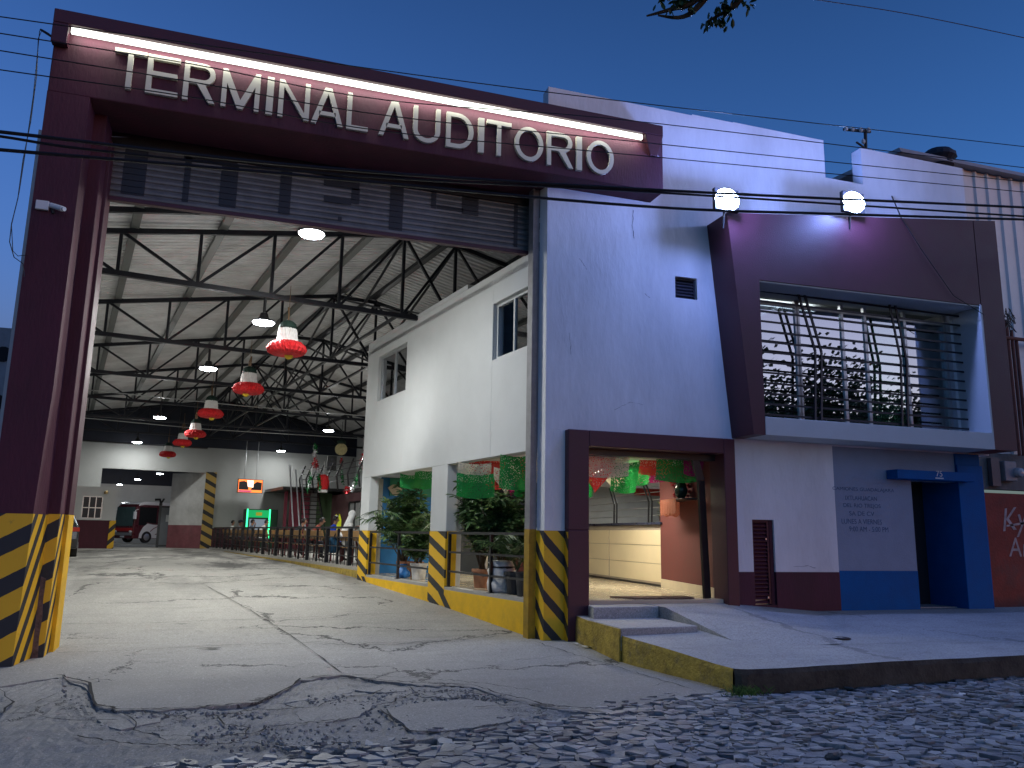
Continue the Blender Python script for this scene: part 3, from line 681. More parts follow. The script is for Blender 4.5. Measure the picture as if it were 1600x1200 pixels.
# dark blue door recess, blue pillar and shelf-like lintel
mb = MB(); mb.box(11.40, 12.46, 12.35, 12.40, .2, 2.62); mb.build('dark_door', mat('near_black_door', (.008,.009,.016), .7, .2, 3), TB)
mb = MB(); mb.box(12.44, 13.04, 11.50, 12.40, .2, 2.92); mb.box(12.44, 13.02, 11.53, 12.40, 2.92, 3.13); mb.build('blue_pillar', BLUE, TB, bevel=.01)
mb = MB(); mb.box(11.38, 11.40, 11.60, 12.40, .2, 2.6); mb.build('door_reveal', GREYBLUE, TB)
mb = MB(); mb.box(10.86, 12.62, 11.30, 11.558, 2.60, 2.76); ln = mb.build('lintel_shelf', BLUE, TB, bevel=.008)
mb = MB(); text_on_wall(mb, '75', 11.72, 11.86, 2.665, 2.765, 11.294); mb.box(11.70, 11.88, 11.292, 11.298, 2.625, 2.645); mb.build('house_number', mat('pale_number_paint', (.6,.62,.62), .6, .1), ln)
# writing painted on the grey-blue panel
TX = 11.556
rows = [('CAMIONES GUADALAJARA',1301,1397,761,770),('IXTLAHUACAN',1321,1370,774,783),('DEL RIO TREJOS',1318,1376,786,796),('SA DE CV',1327,1366,798,807),('LUNES A VIERNES',1315,1378,810,820),('9:00 AM - 5:00 PM',1327,1388,822,832)]
for tx, a, b, t, u in rows:
    pa, pb, pt, pu = onY(a, (t+u)/2, TX), onY(b, (t+u)/2, TX), onY((a+b)/2, t, TX), onY((a+b)/2, u, TX)
    mb = MB(); text_on_wall(mb, tx, pa.x, pb.x, pu.z+.012, pt.z-.012, TX); mb.build('painted_line', mat('faded_blue_lettering', (.085,.13,.22), .85, .3, 12), TB)
# ------------------------------------------------------------------ projecting window box
def bay():
    yb, yf = 11.56, 10.94
    # front outline: left edge leans, top edge climbs to the right
    BLx, TLx = 7.70, 7.34; zb, zs = 3.16, 3.455
    ztl, ztr = 6.86, 7.57; xr = 13.28; wx0, wx1 = 7.92, 12.72; wz1l, wz1r = 5.76, 5.84
    ztop = lambda x: ztl+(ztr-ztl)*(x-TLx)/(xr-TLx); xle = lambda z: BLx+(TLx-BLx)*(z-zb)/(ztl-zb)
    mb = MB()
    mb.prism([(BLx,yf,zb),(wx0,yf,zb),(wx0,yf,wz1l),(wx0,yf,ztop(wx0)),(TLx,yf,ztl)], (0,yb-yf-.001,0))
    mb.prism([(wx0,yf,wz1l),(wx1,yf,wz1r),(wx1,yf,ztop(wx1)),(wx0,yf,ztop(wx0))], (0,yb-yf-.001,0))
    mb.prism([(wx1+.02,yf,zb),(xr,yf,zb),(xr,yf,ztr),(wx1+.02,yf,ztop(wx1+.02))], (0,yb-yf-.001,0))
    mb.build('bay_frame', MAROON2, TB)
    mb = MB(); mb.box(wx0+.002, wx1+.018, yf-.012, yb-.002, zb, zs); mb.box(wx1-.03, wx1+.018, yf-.012, yb+.3, zs, wz1r)
    mb.prism([(wx0+.002,yf+.02,wz1l-.03),(wx1-.03,yf+.02,wz1r-.03),(wx1-.03,yf+.02,wz1r-.002),(wx0+.002,yf+.02,wz1l-.002)], (0,.84,0))
    mb.build('bay_sill', WHITE2, TB, bevel=.006)
    # grille of thin bars with bent double uprights
    yg = 11.40; mb = MB()
    for k in range(13):
        z = 3.58+k*.18; mb.bar((wx0, yg, z), (wx1-.03, yg, z), .012, .034)
    for cx, dx in ((9.02, .30), (11.02, .17)):
        for d in (0, .13):
            mb.bar((cx+d, yg-.03, 5.78), (cx+d+dx, yg-.03, 4.75), .022, .045); mb.bar((cx+d+dx, yg-.03, 4.75), (cx+d+dx-.08, yg-.03, 3.46), .022, .045)
    mb.build('window_grille', STEEL, TB)
    # aluminium frames and glass panes behind
    mb = MB(); yw = 11.68
    for x in (7.97, 9.18, 9.22, 10.18, 10.70, 11.62, 12.58): mb.box(x-.03, x+.03, yw-.03, yw+.03, 3.5, 5.85)
    mb.box(7.95, 12.62, yw-.028, yw+.028, 3.5, 3.56); mb.box(7.95, 12.62, yw-.028, yw+.028, 5.60, 5.66)
    wf = mb.build('window_frame', ALU, TB)
    for x0, x1, dy, tint in ((7.99,9.16,0,(.30,.33,.36)),(9.24,10.16,.0,(.30,.33,.36)),(10.20,10.68,.0,(.30,.33,.36)),(10.72,11.60,.02,(.25,.45,.38)),(11.64,12.56,.03,(.18,.22,.25))):
        mb = MB(); mb.box(x0, x1, yw-.004+dy, yw+.004+dy, 3.56, 5.60); mb.build('window_pane', glass('bay_glass_%d' % int(x0*10), tint, .36 if x0 < 11.6 else .30), wf)
    mb = MB(); mb.box(11.40, 12.44, 11.76, 12.36, .2, .37); mb.build('door_threshold', M_WALK, TB)
    # office room behind the glass
    mb = MB(); mb.box(7.9, 13.2, 15.0, 15.05, 3.2, 6.2); mb.box(7.85, 7.9, 11.82, 15, 3.2, 6.2); mb.box(13.2, 13.25, 11.82, 15, 3.2, 6.2); mb.box(7.9, 13.2, 11.82, 15, 6.0, 6.05); mb.box(7.9, 13.2, 11.82, 15, 3.25, 3.30)
    mb.build('office_room', mat('dim_office_wall', (.20,.22,.23), .9, .1), TB)
    mb = MB(); mb.box(8.55, 10.3, 12.5, 12.56, 5.88, 5.93); mb.build('office_tube_lamp', emissive('office_tube', (.95,1,1), 14), TB)
bay()
# rear of the block, roof slab, side
mb = MB(); mb.box(13.05, 13.30, 11.82, 18, .2, 8.92); mb.build('side_wall', WHITE, TB)

# office block wall along the drive, above the ledge
def lane_wall():
    s0, s1 = 6.30, 6.52
    W = [(11.08,12.36,4.53,5.55),(16.55,18.45,4.62,5.72)]                # upper windows t0,t1,z0,z1
    mb = MB(); P = [(10.95,11.08),(12.36,16.55),(18.45,19.25)]
    for t0, t1 in P: mb.hbox(s0, s1, t0, t1, 2.82, 6.12)
    for t0, t1, z0, z1 in W: mb.hbox(s0, s1, t0, t1, 2.82, z0); mb.hbox(s0, s1, t0, t1, z1, 6.12)
    mb.hbox(s0, s1, 13.45, 19.25, 6.12, 6.22)
    for t0, t1 in ((18.62,19.25),(14.12,14.88)): mb.hbox(s0, s1, t0, t1, 1.56, 2.82)
    mb.build('lane_wall', WHITE2, TB, bevel=.008)
    for t0, t1 in ((18.62,19.25),(14.12,14.88)):
        a = MB(); a.hbox(s0-.004, s0+.03, t0-.004, t1+.004, .2, 1.56); cb_ = a.build('column_base', S_COL, TB); a = MB(); a.hbox(s0+.03, s1+.004, t0-.003, t1+.003, .2, 1.56); a.build('yellow_side', YELLOW, cb_)
    # ledge with yellow face, diagonal black bars by the columns
    a = MB()
    a.hbox(s0-.002, s0+.16, 10.96, 14.12, -.1, .50); a.hbox(s0-.002, s0+.16, 14.88, 18.62, -.1, .50); a.build('ledge', YELLOW, TB, bevel=.006)
    a = MB(); a.hbox(s0+.0, 9.6, 10.96, 19.25, .40, .55) ; a.build('ledge_top', mat('ledge_tile', (.33,.32,.30), .5, .15, 5), TB)
    a = MB()
    for t in (14.18, 18.66):
        p = [H(s0-.006, t+.05, .50), H(s0-.006, t+.28, .50), H(s0-.006, t-.45, -.05), H(s0-.006, t-.72, -.05)]; a.add(p, [(0,1,2,3)])
    a.build('black_bar', mat('black_road_paint', (.03,.03,.032), .7, .3, 6), TB)
    # upper office windows: sliding aluminium frames
    for i, (t0, t1, z0, z1) in enumerate(W):
        a = MB(); e = .05
        a.hbox(s0+.08, s0+.15, t0, t1, z0, z0+e); a.hbox(s0+.08, s0+.15, t0, t1, z1-e, z1)
        for t in (t0+e/2, (t0+t1)/2, t1-e/2): a.hbox(s0+.082, s0+.152, t-e/2, t+e/2, z0+e, z1-e)
        wf = a.build('office_window', WHITE2 if i == 0 else ALU, TB)
        for k, (u0, u1) in enumerate(((t0+e, (t0+t1)/2-e/2), ((t0+t1)/2+e/2, t1-e))):
            if i == 0 and k == 1: continue                                     # the farther sash of the near window stands open
            a = MB(); a.hbox(s0+.11, s0+.118, u0, u1, z0+e, z1-e); a.build('pane', glass('office_glass', (.16,.19,.22), .30), wf)
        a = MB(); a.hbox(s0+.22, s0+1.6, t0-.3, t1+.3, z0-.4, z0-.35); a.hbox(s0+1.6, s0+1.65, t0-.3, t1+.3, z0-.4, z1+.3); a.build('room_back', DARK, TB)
    # partitions seen through the openings
    a = MB(); a.hbox(s1, 6.64, 14.16, 14.84, .55, 2.82); a.build('partition', WHITE2, TB); a = MB(); a.hbox(s1, 6.76, 19.0, 19.25, .55, 2.82); a.build('partition', WHITE2, TB); a = MB(); a.tube([H(7.6,15.0,.55), H(7.6,15.0,2.86)], .04, 8); a.build('lobby_post', ALU, TB)
    a = MB(); a.hbox(s1, 13.9, 10.95, 19.25, 2.86, 2.96); a.build('lobby_ceiling', WHITE, TB)
    a = MB(); a.hbox(s0, 13.9, 10.98, 19.25, 5.9, 6.0); a.build('roof_slab', WHITE, TB)
    a = MB(); a.hbox(s0+.22, 13.9, 19.10, 19.25, 2.96, 6.0); a.build('rear_wall', WHITE2, TB)
lane_wall()
# lobby: tiled floor, far wall, counter
M_TILE = mat('cream_floor_tile', (.48,.42,.31), .18, .12, 1.5, 0, dirt=.2, dirtcol=(.3,.25,.18))
mb = MB()
fl = [(5.05,11.57),(7.13,11.57),(8.0,14.5),(12.5,14.5),(12.5,20.3)]
P_ = [Vector((5.05,11.57,0)),Vector((7.46,11.57,0)),Vector((11.0,11.9,0)),H(13.9,19.1),H(6.47,19.1),H(6.47,10.97)]
mb.prism([(p.x,p.y,.40) for p in P_], (0,0,.156)); mb.build('lobby_floor', M_TILE, TB)
mb = MB(); mb.hbox(8.6, 13.9, 19.055, 19.10, .55, 2.86); mb.build('dark_glass_wall', mat('dark_glass_wall', (.05,.06,.075), .2, .2, 2), TB); mb = MB(); mb.hbox(10.4, 13.9, 18.9, 19.05, .55, 2.3); mb.build('maroon_panel', mat('lobby_maroon', (.115,.03,.028)), TB); mb = MB(); mb.hbox(6.74, 8.6, 19.06, 19.10, .55, 2.86); mb.build('mural_wall', mat('blue_mural_paint', (.012,.14,.36), .6, .2, 1.5), TB)
mb = MB(); mb.hbox(6.95, 8.6, 19.035, 19.06, 2.42, 2.86); mb.build('mural_band', mat('green_mural_paint', (.02,.20,.13), .6, .2, 2), TB)
mb = MB(); mb.prism([onT(x,y,19.02) for x, y in ((606,762),(614,757),(630,758),(628,766),(620,775),(614,773))], HAv*.02); mb.build('mural_shape', mat('beige_mural_paint', (.55,.46,.34), .6, .1), TB)
mb = MB(); mb.prism([(7.46,11.83,.556),(7.60,11.83,.556),(8.12,14.55,.556),(7.97,14.55,.556)], (0,0,2.30)); mb.build('lobby_wall', mat('lobby_maroon', (.085,.022,.022), .75, .12, 3, .2, 40, dirt=.12, dirtcol=(.5,.42,.34)), TB)
mb = MB(); mb.prism([(7.445,11.83,.556),(7.46,11.83,.556),(7.96,14.52,.556),(7.945,14.52,.556)], (0,0,.16)); mb.build('skirting', mat('cream_skirting', (.55,.48,.35), .5, .1), TB)
mb = MB(); mb.box(11.2, 11.3, 12, 21, .55, 2.86); mb.box(8.2, 11.3, 20.4, 20.5, .55, 2.86); mb.build('back_office_wall', mat('grey_office_wall', (.36,.37,.36), .8, .1), TB)
qa, qb = onY(985,738,20.35), onY(1036,761,20.35); mb = MB(); mb.box(qa.x, qb.x, 20.33, 20.38, qb.z, qa.z); mb.build('magenta_board', mat('magenta_board', (.45,.04,.20), .5, .1), TB); qa, qb = onY(955,708,20.35), onY(1022,733,20.35); mb = MB(); mb.box(qa.x, qb.x, 20.33, 20.38, qb.z, qa.z); mb.build('magenta_board', mat('magenta_board', (.45,.04,.20)), TB)
qa, qb = onY(991,763,20.35), onY(1032,775,20.35); mb = MB(); mb.box(qa.x, qb.x, 20.33, 20.38, qb.z, qa.z); mb.build('red_board', mat('red_board', (.5,.05,.03), .4, .3, 3), TB)
def counter():
    root = thing('ticket_counter', 'long cream panelled ticket counter with dark top inside the lobby', 'counter', (8.1, 16.6, .556))
    mb = MB(); mb.prism([(7.985,14.5,.60),(8.16,18.8,.60),(8.60,18.8,.60),(8.40,14.5,.60)], (0,0,1.16)); mb.build('body', mat('counter_side', (.30,.26,.22), .6, .1), root)
    for z0, z1 in ((.64,.99),(1.0,1.35),(1.36,1.66)):
        for k0, k1 in ((0,.62),(.626,1)):
            a = Vector((7.975+.175*k0, 14.5+4.3*k0+.03, z0)); b = Vector((7.975+.175*k1, 14.5+4.3*k1, z0))
            q = MB(); q.prism([a, b, b+Vector((.012,0,0)), a+Vector((.012,0,0))], (0,0,z1-z0)); q.build('panel', mat('cream_laminate', (.66,.57,.39), .4, .04, 2), root, bevel=.003)
    mb = MB(); mb.prism([(7.90,14.42,1.765),(8.10,18.85,1.765),(8.75,18.85,1.765),(8.5,14.42,1.765)], (0,0,.05)); mb.build('counter_top', mat('dark_blue_laminate', (.025,.03,.06), .3, .1), root, bevel=.006)
    mb = MB(); mb.prism([(8.0,14.52,.556),(8.17,18.8,.556),(8.2,18.8,.556),(8.03,14.52,.556)], (0,0,.05)); mb.build('plinth', STEEL2, root)
    # security bars above the counter
    mb = MB()
    for z in (1.96, 2.12, 2.28, 2.44): mb.tube([(8.12,14.5,z),(8.34,18.8,z)], .008, 6)
    mb.build('security_bars', ALU, root)
    mb = MB()
    for y, d in ((15.1,0), (15.1,.14), (16.9,0), (16.9,.14)):
        mb = MB(); mb.tube([(8.05+.04*(y-14.5), y+d, 1.82), (8.05+.04*(y-14.5), y+d-.02, 2.25), (8.0+.04*(y-14.5), y+d+.14, 2.62)], .018, 6); mb.build('bent_bar', STEEL2, root)
    mb = MB(); mb.tube([(8.15,14.55,2.1),(8.15,14.55,2.75)], .02, 6); mb.build('end_post', STEEL2, root)
counter()
# little shelf with a lace cloth and a dark vase of flowers
sh_ = thing('wall_shelf', 'small wall shelf with an orange lace cloth on the maroon lobby wall', 'shelf', (7.45, 13.1, 2.2))
d_ = Vector((7.97-7.46, 14.55-11.83, 0)).normalized(); n_ = Vector((-d_.y, d_.x, 0))
def lw(u, w, z): p = Vector((7.46,11.83,0)) + d_*u + n_*w; return Vector((p.x, p.y, z))
mb = MB(); mb.hexa([lw(.45,0,2.17),lw(1.6,0,2.17),lw(1.6,.36,2.17),lw(.45,.36,2.17),lw(.45,0,2.19),lw(1.6,0,2.19),lw(1.6,.36,2.19),lw(.45,.36,2.19)]); mb.build('board', STEEL2, sh_)
mb = MB(); N_ = 18
for a, b, wfun in ((.75,1.61,lambda u: .37),):
    top = [lw(a+(b-a)*k/N_, .372, 2.195) for k in range(N_+1)]; low = [lw(a+(b-a)*k/N_, .375+.012*math.sin(k*2), 2.195-.24-.05*abs(math.sin(k*.9))) for k in range(N_+1)]
    mb.add(top+low, [(k, k+1, N_+2+k, N_+1+k) for k in range(N_)])
    top = [lw(1.612, .372*k/8, 2.195) for k in range(9)]; low = [lw(1.615, .372*k/8, 2.195-.26-.05*abs(math.sin(k*.9))) for k in range(9)]; mb.add(top+low, [(k, k+1, 10+k, 9+k) for k in range(8)])
mb.build('lace_cloth', paper('orange_lace', (.42,.14,.08), 60, .25, .8), sh_)
vs_ = thing('flower_vase', 'dark vase of red flowers standing on the lobby wall shelf', 'vase', tuple(lw(.95,.2,2.197)))
mb = MB(); mb.lathe([(.05,0),(.10,.06),(.12,.16),(.08,.28),(.05,.34),(.065,.38)], (0,0,0), 14); mb.build('vase', mat('dark_glass_vase', (.02,.04,.03), .15, .1), vs_, smooth=True, local=True)
mb = MB()
for k in range(40):
    w = rnd.uniform(0,6.28); r = rnd.uniform(.02,.17); c = Vector((r*math.cos(w)+.05, r*math.sin(w)+.12, rnd.uniform(.05,.36))); mb.ball(c, .035, .035, .025, 6, 4)
mb.build('flowers', mat('red_petals', (.30,.01,.02), .7, .3, 8), vs_, local=True)
cp_ = thing('counter_plant', 'small leafy pot plant at the near end of the counter top', 'plant', (8.05, 14.6, 1.816))
mb = MB(); mb.lathe([(.05,0),(.075,.11),(.08,.12)], (0,0,0), 12); mb.build('pot', STEEL2, cp_, local=True)
def leafquad(mb, p, d, ln, w, mi=0, droop=.35, up=Vector((0,0,1))):
    d = d.normalized(); sd = d.cross(up)
    if sd.length < .05: sd = Vector((1,0,0))
    sd.normalize(); nn = sd.cross(d)
    a = p; m1 = p+d*ln*.35+nn*.02*ln; m2 = p+d*ln*.72-up*droop*ln*.18; e = p+d*ln-up*droop*ln*.45
    mb.add([a, m1+sd*w*.42, m1-sd*w*.42, m2+sd*w*.5, m2-sd*w*.5, e, m1-up*.012, m2-up*.012], [(0,6,1),(0,2,6),(1,6,7,3),(6,2,4,7),(3,7,5),(7,4,5)], mi)
mb = MB()
for k in range(46):
    w = rnd.uniform(0,6.28); e = rnd.uniform(.1,1.2); leafquad(mb, Vector((0,0,.1+rnd.uniform(0,.22))), Vector((math.cos(w)*math.cos(e), math.sin(w)*math.cos(e), math.sin(e))), rnd.uniform(.08,.2), .06)
mb.build('leaves', mat('pale_green_leaf', (.13,.19,.05), .5, .3, 6), cp_, local=True)
mb = MB(); mb.prism([(5.95,11.68,.557),(7.0,11.70,.557),(7.05,12.1,.557),(5.7,12.1,.557)], (0,0,.02)); tag(mb.build('door_mat', mat('brown_mat', (.10,.055,.04), .95, .3, 20, 1, 80)), 'flat brown mat just inside the lobby doorway', 'mat')
# papel picado bunting: each sheet is a sheet of its own
PP = {'green': paper('green_foil_paper', (.02,.30,.065), 42, .3), 'red': paper('red_tissue_paper', (.75,.06,.05), 46, .27), 'cream': paper('cream_foil_paper', (.75,.68,.52), 38, .33), 'magenta': paper('magenta_paper', (.45,.03,.20), 26, .3)}
def sheetpaper(c, u, w, h, key, label, tip=False, sway=.1, frill=0):
    """hanging rectangle of perforated paper centred under c, its width along u"""
    u = Vector(u).normalized(); n = Vector((-u.y, u.x, 0)); mb = MB(); nx, nz = 8, 6; vs = []
    for j in range(nz+1):
        for i in range(nx+1):
            a = i/nx-.5; k = j/nz; ww = w*(1 if not tip else (1-.95*max(0, k-.45)/.55))
            off = sway*k*(1+.6*math.sin(a*5+c[0]*7))+.02*math.sin(a*9+k*4)
            vs.append(u*a*ww + n*off + Vector((0,0,-h*k-.04*math.sin((a+.5)*math.pi))))
    mb.add(vs, [(j*(nx+1)+i, j*(nx+1)+i+1, (j+1)*(nx+1)+i+1, (j+1)*(nx+1)+i) for j in range(nz) for i in range(nx)])
    o = mb.build('paper_banner', PP[key], smooth=True); o.location = c
    return tag(o, label, 'paper banner', 'cut paper bunting in the lobby')

# fine cracks and flaked marks in the render of the street wall
mb = MB(); r3 = random.Random(4)
def wallcrack(pts, w):
    P = []
    for (ax, ay), (bx, by) in zip(pts, pts[1:]):
        for k in range(6): P.append(onY(ax+(bx-ax)*k/6+r3.uniform(-.7,.7), ay+(by-ay)*k/6+r3.uniform(-.7,.7), 11.556))
    for a, b in zip(P, P[1:]):
        d = (b-a).normalized(); n = Vector((-d.z, 0, d.x))*w*r3.uniform(.4,1.2); mb.add([a-n, b-n, b+n, a+n], [(0,1,2,3)])
wallcrack([(990,329),(988,352),(991,376)], .005); wallcrack([(905,403),(914,416),(918,422)], .004); wallcrack([(1008,459),(1018,467)], .004); wallcrack([(890,520),(893,560)], .003); wallcrack([(1240,886),(1262,884),(1276,888)], .004); wallcrack([(960,640),(985,628),(1010,633)], .002)
mb.build('wall_crack', mat('crack_grey', (.16,.16,.19), .9, .2), TB)
u1 = Vector((.97,-.2,0))
def bn(px, py, Y, wpx, hpx, key, label, **k):
    wpx *= 1.2; hpx *= 1.3; py -= 2
    p = onY(px, py, Y); q = onY(px, py+hpx, Y); w = abs(onY(px+wpx/2, py, Y).x-onY(px-wpx/2, py, Y).x)
    return sheetpaper(p, u1, w, p.z-q.z, key, label, **k)
# seen through the doorway
bn(932, 709, 12.2, 46, 46, 'red', 'red cut paper banner with pointed foot, at the left of the doorway', tip=True)
bn(944, 705, 12.0, 62, 30, 'cream', 'wide cream cut paper banner at the top left of the doorway')
bn(978, 722, 12.6, 34, 36, 'green', 'small tilted green foil banner above the ticket counter', sway=.2)
bn(1000, 731, 13.0, 26, 20, 'green', 'narrow fringed green foil scrap beside the tilted banner over the counter', sway=.25)
bn(1000, 706, 14.0, 66, 36, 'magenta', 'big magenta cut paper banner hanging behind the foil ones over the counter')
bn(1062, 713, 12.3, 54, 30, 'green', 'green cut paper banner at the right top corner of the doorway', sway=.15)
bn(918, 748, 13.0, 14, 22, 'green', 'little green paper scrap at the left jamb of the doorway')
# seen through the wide opening beside the pillar
bn(742, 724, 13.6, 42, 22, 'cream', 'white lace-like paper banner above a green one, in the wide opening')
bn(744, 741, 13.5, 48, 28, 'green', 'large green foil banner behind the tall plant in the wide opening')
bn(776, 722, 13.8, 24, 32, 'red', 'red cut paper banner between cream and green ones in the wide opening')
bn(792, 732, 13.2, 32, 30, 'cream', 'cream pointed paper banner in the wide opening', tip=True)
bn(806, 712, 12.8, 38, 40, 'green', 'green foil banner right beside the pillar in the wide opening', sway=.15)
bn(818, 745, 13.3, 22, 24, 'green', 'low green paper scrap beside the pillar in the wide opening')
bn(662, 735, 17.5, 22, 22, 'green', 'green foil banner against the blue mural in the far opening')
bn(962, 735, 12.9, 30, 24, 'cream', 'cream cut paper banner low behind the green foil, left half of the doorway', tip=True)
bn(1026, 708, 12.8, 40, 26, 'red', 'red cut paper banner at the middle top of the doorway')
bn(1084, 716, 12.1, 24, 20, 'magenta', 'narrow magenta banner at the right end of the doorway string')
bn(758, 716, 14.4, 40, 18, 'red', 'wide red banner deep behind the white lace-like one in the wide opening')
bn(800, 752, 14.0, 34, 16, 'magenta', 'low magenta banner deep in the wide opening', tip=True)
bn(826, 716, 13.0, 20, 26, 'red', 'red banner edge right against the pillar in the wide opening')
bn(640, 742, 17.8, 24, 16, 'green', 'second green foil banner left of the other against the blue mural')
mb = MB()
mb.tube([onY(905,703,12.1), onY(1000,702,12.1)-Vector((0,0,.02)), onY(1095,712,12.1)], .004, 5); mb.tube([onY(720,722,13.5), onY(835,704,12.6)], .004, 5)
tag(mb.build('bunting_string', STEEL2), 'thin string carrying the cut paper bunting in the lobby', 'string')
# lobby lamp tubes
def tubelamp(name, p, q, label):
    r = thing(name, label, 'lamp', tuple((Vector(p)+Vector(q))/2)); a = MB(); a.bar(p, q, .12, .04); a.build('housing', WHITE2, r)
    a = MB(); dz = Vector((0,0,-.04)); a.tube([Vector(p)+dz, Vector(q)+dz], .018, 8); a.build('tube', emissive('warm_tube', (1,.94,.80), 12), r)
tubelamp('tube_lamp', (6.6,14.2,2.82), (6.9,15.4,2.82), 'lit fluorescent tube on the lobby ceiling over the counter front')
tubelamp('tube_lamp', H(6.9,11.6,2.82), H(7.9,11.7,2.82), 'lit fluorescent tube near the pillar end of the wide opening')
def lamp(name, kind, loc, power, col, size=.2, rot=None, spot=None, size_y=None):
    l = bpy.data.lights.new(name, kind); l.energy = power; l.color = col
    if kind == 'AREA': l.size = size; 
    if kind == 'AREA' and size_y: l.shape = 'RECTANGLE'; l.size_y = size_y
    if kind in ('POINT', 'SPOT'): l.shadow_soft_size = size
    if kind == 'SPOT': l.spot_size = spot; l.spot_blend = .6
    o = bpy.data.objects.new(name, l); COL.objects.link(o); o.location = loc
    if rot is not None: o.rotation_euler = Vector(rot).to_track_quat('-Z', 'Y').to_euler()
    return o
lamp('lobby_light', 'AREA', (6.75,14.8,2.74), LOBBY_W, (1,.90,.70), .25, (0,0,-1), size_y=1.2)
lamp('lobby_light', 'AREA', tuple(H(8.9,12.2,2.74)), LOBBY_W*.5, (1,.90,.72), .3, (0,0,-1), size_y=1.0)
lamp('lobby_light', 'AREA', tuple(H(8.2,17.0,2.74)), LOBBY_W*.55, (1,.92,.76), .3, (0,0,-1), size_y=1.0)
lamp('lobby_light', 'AREA', (9.9,18.2,2.74), LOBBY_W*.45, (.95,.97,1), .3, (0,0,-1), size_y=1.0)
lamp('office_light', 'AREA', (9.4,12.53,5.84), 18, (.95,1,1), .1, (0,0,-1), size_y=1.6)

# guard rail in the openings
def rail(name, label, t0, t1, z0, heights, posts, s=6.36, w=.05, group=None):
    root = thing(name, label, 'railing', tuple(H(s, (t0+t1)/2, z0)), group=group)
    for i, h in enumerate(heights):
        a = MB(); a.bar(H(s, t0, z0+h), H(s, t1, z0+h), .035, .035 if i else .045); a.build('rail', STEEL2, root)
    for t in posts:
        a = MB(); a.hbox(s-w/2, s+w/2, t-w/2, t+w/2, z0, z0+heights[0]-.018); a.hbox(s-w, s+w, t-w, t+w, z0, z0+.012); a.build('post', STEEL2, root)
    return root
rail('guard_rail', 'black steel guard rail across the wide opening beside the striped pillar', 10.97, 14.10, .55, (.98,.63,.28), (12.35, 14.06))
rail('guard_rail', 'black steel guard rail across the narrower far opening with the dark bush', 14.90, 18.60, .55, (.98,.63,.28), (16.7, 18.56))

# potted plants on the ledge
LEAF = [mat('dark_leaf', (.030,.065,.022), .4, .35, 5), mat('mid_leaf', (.05,.105,.033), .4, .3, 5), mat('light_leaf', (.10,.17,.05), .45, .3, 5)]
BARK = mat('brown_stem', (.07,.05,.03), .9, .3, 8)
def bush(name, label, loc, h, rad, stems, seed, potm=TERRA, pot=(.17,.14,.34), rosettes=11, cat='plant', group='potted plants on the ledge'):
    r2 = random.Random(seed); root = thing(name, label, cat, loc, 0, group)
    a = MB(); a.lathe([(pot[1]*.9,0),(pot[1],.01),(pot[0],pot[2]-.05),(pot[0]+.025,pot[2]-.05),(pot[0]+.025,pot[2]),(pot[0]-.015,pot[2]),(pot[0]-.02,pot[2]-.04)], (0,0,0), 18); a.build('pot', potm, root, local=True)
    st, lf = MB(), MB()
    for k in range(stems):
        w = r2.uniform(0, 6.28); e = rad*r2.uniform(.15, 1); top = Vector((math.cos(w)*e, math.sin(w)*e, h*(1-.35*(e/rad)**2)*r2.uniform(.72, 1.0)))
        b0 = Vector((r2.uniform(-.06,.06), r2.uniform(-.06,.06), pot[2]-.05)); mid = b0.lerp(top, .5)+Vector((r2.uniform(-.06,.06), r2.uniform(-.06,.06), .05))
        pts = [b0, b0.lerp(mid,.6), mid, mid.lerp(top,.6), top]; st.tube(pts, [.014,.012,.010,.008,.006], 5)
        for q in range(rosettes):
            f = .28+.72*(q+1)/rosettes; c = (b0.lerp(mid, f/.5) if f < .5 else mid.lerp(top, (f-.5)/.5)) + Vector((r2.gauss(0,.05), r2.gauss(0,.05), 0))
            d0 = Vector((r2.gauss(0,.35), r2.gauss(0,.35), 1)).normalized(); sd = d0.orthogonal().normalized(); s2 = d0.cross(sd); n = r2.randint(6, 9); mi = r2.choice((0,0,1,1,2)); ln = r2.uniform(.16,.25)
            for j in range(n):
                a_ = 6.28*j/n+r2.uniform(-.2,.2); el = r2.uniform(.0,.5); leafquad(lf, c, sd*math.cos(a_)+s2*math.sin(a_)+d0*el, ln*r2.uniform(.8,1.1), ln*.30, mi, r2.uniform(.2,.7), d0)
    st.build('stem', BARK, root, local=True); lf.build('foliage', LEAF, root, local=True); return root
def palm(name, label, loc, h, seed, potm=TERRA, n=11, pot=(.17,.14,.34), group='potted plants on the ledge'):
    r2 = random.Random(seed); root = thing(name, label, 'palm', loc, 0, group)
    a = MB(); a.lathe([(pot[1]*.9,0),(pot[1],.01),(pot[0],pot[2]-.05),(pot[0]+.025,pot[2]-.05),(pot[0]+.025,pot[2]),(pot[0]-.015,pot[2]),(pot[0]-.02,pot[2]-.04)], (0,0,0), 18); a.build('pot', potm, root, local=True)
    st, lf = MB(), MB()
    for k in range(n):
        w = 6.28*k/n+r2.uniform(-.3,.3); L = h*r2.uniform(.6,1); out = Vector((math.cos(w), math.sin(w), 0)); P = []
        for j in range(13):
            u = j/12; P.append(Vector((0,0,pot[2]-.04))+out*L*(.75*u**1.5)+Vector((0,0,L*(1.0*u-.45*u*u*u*r2.uniform(.9,1.1)))))
        st.tube(P, [.008-.006*j/12 for j in range(13)], 4)
        for j in range(3, 12):
            for q in (0,.5):
                p = P[j].lerp(P[j+1], q); d = (P[j+1]-P[j]).normalized(); sd = d.cross(Vector((0,0,1))).normalized()
                for sg in (-1, 1): leafquad(lf, p, d*.7+sd*sg+Vector((0,0,.1)), L*.30*(1-.5*abs(j-6)/6), .022, r2.choice((1,1,2)), .9)
    st.build('stem', LEAF[1], root, local=True); lf.build('foliage', LEAF, root, local=True); return root
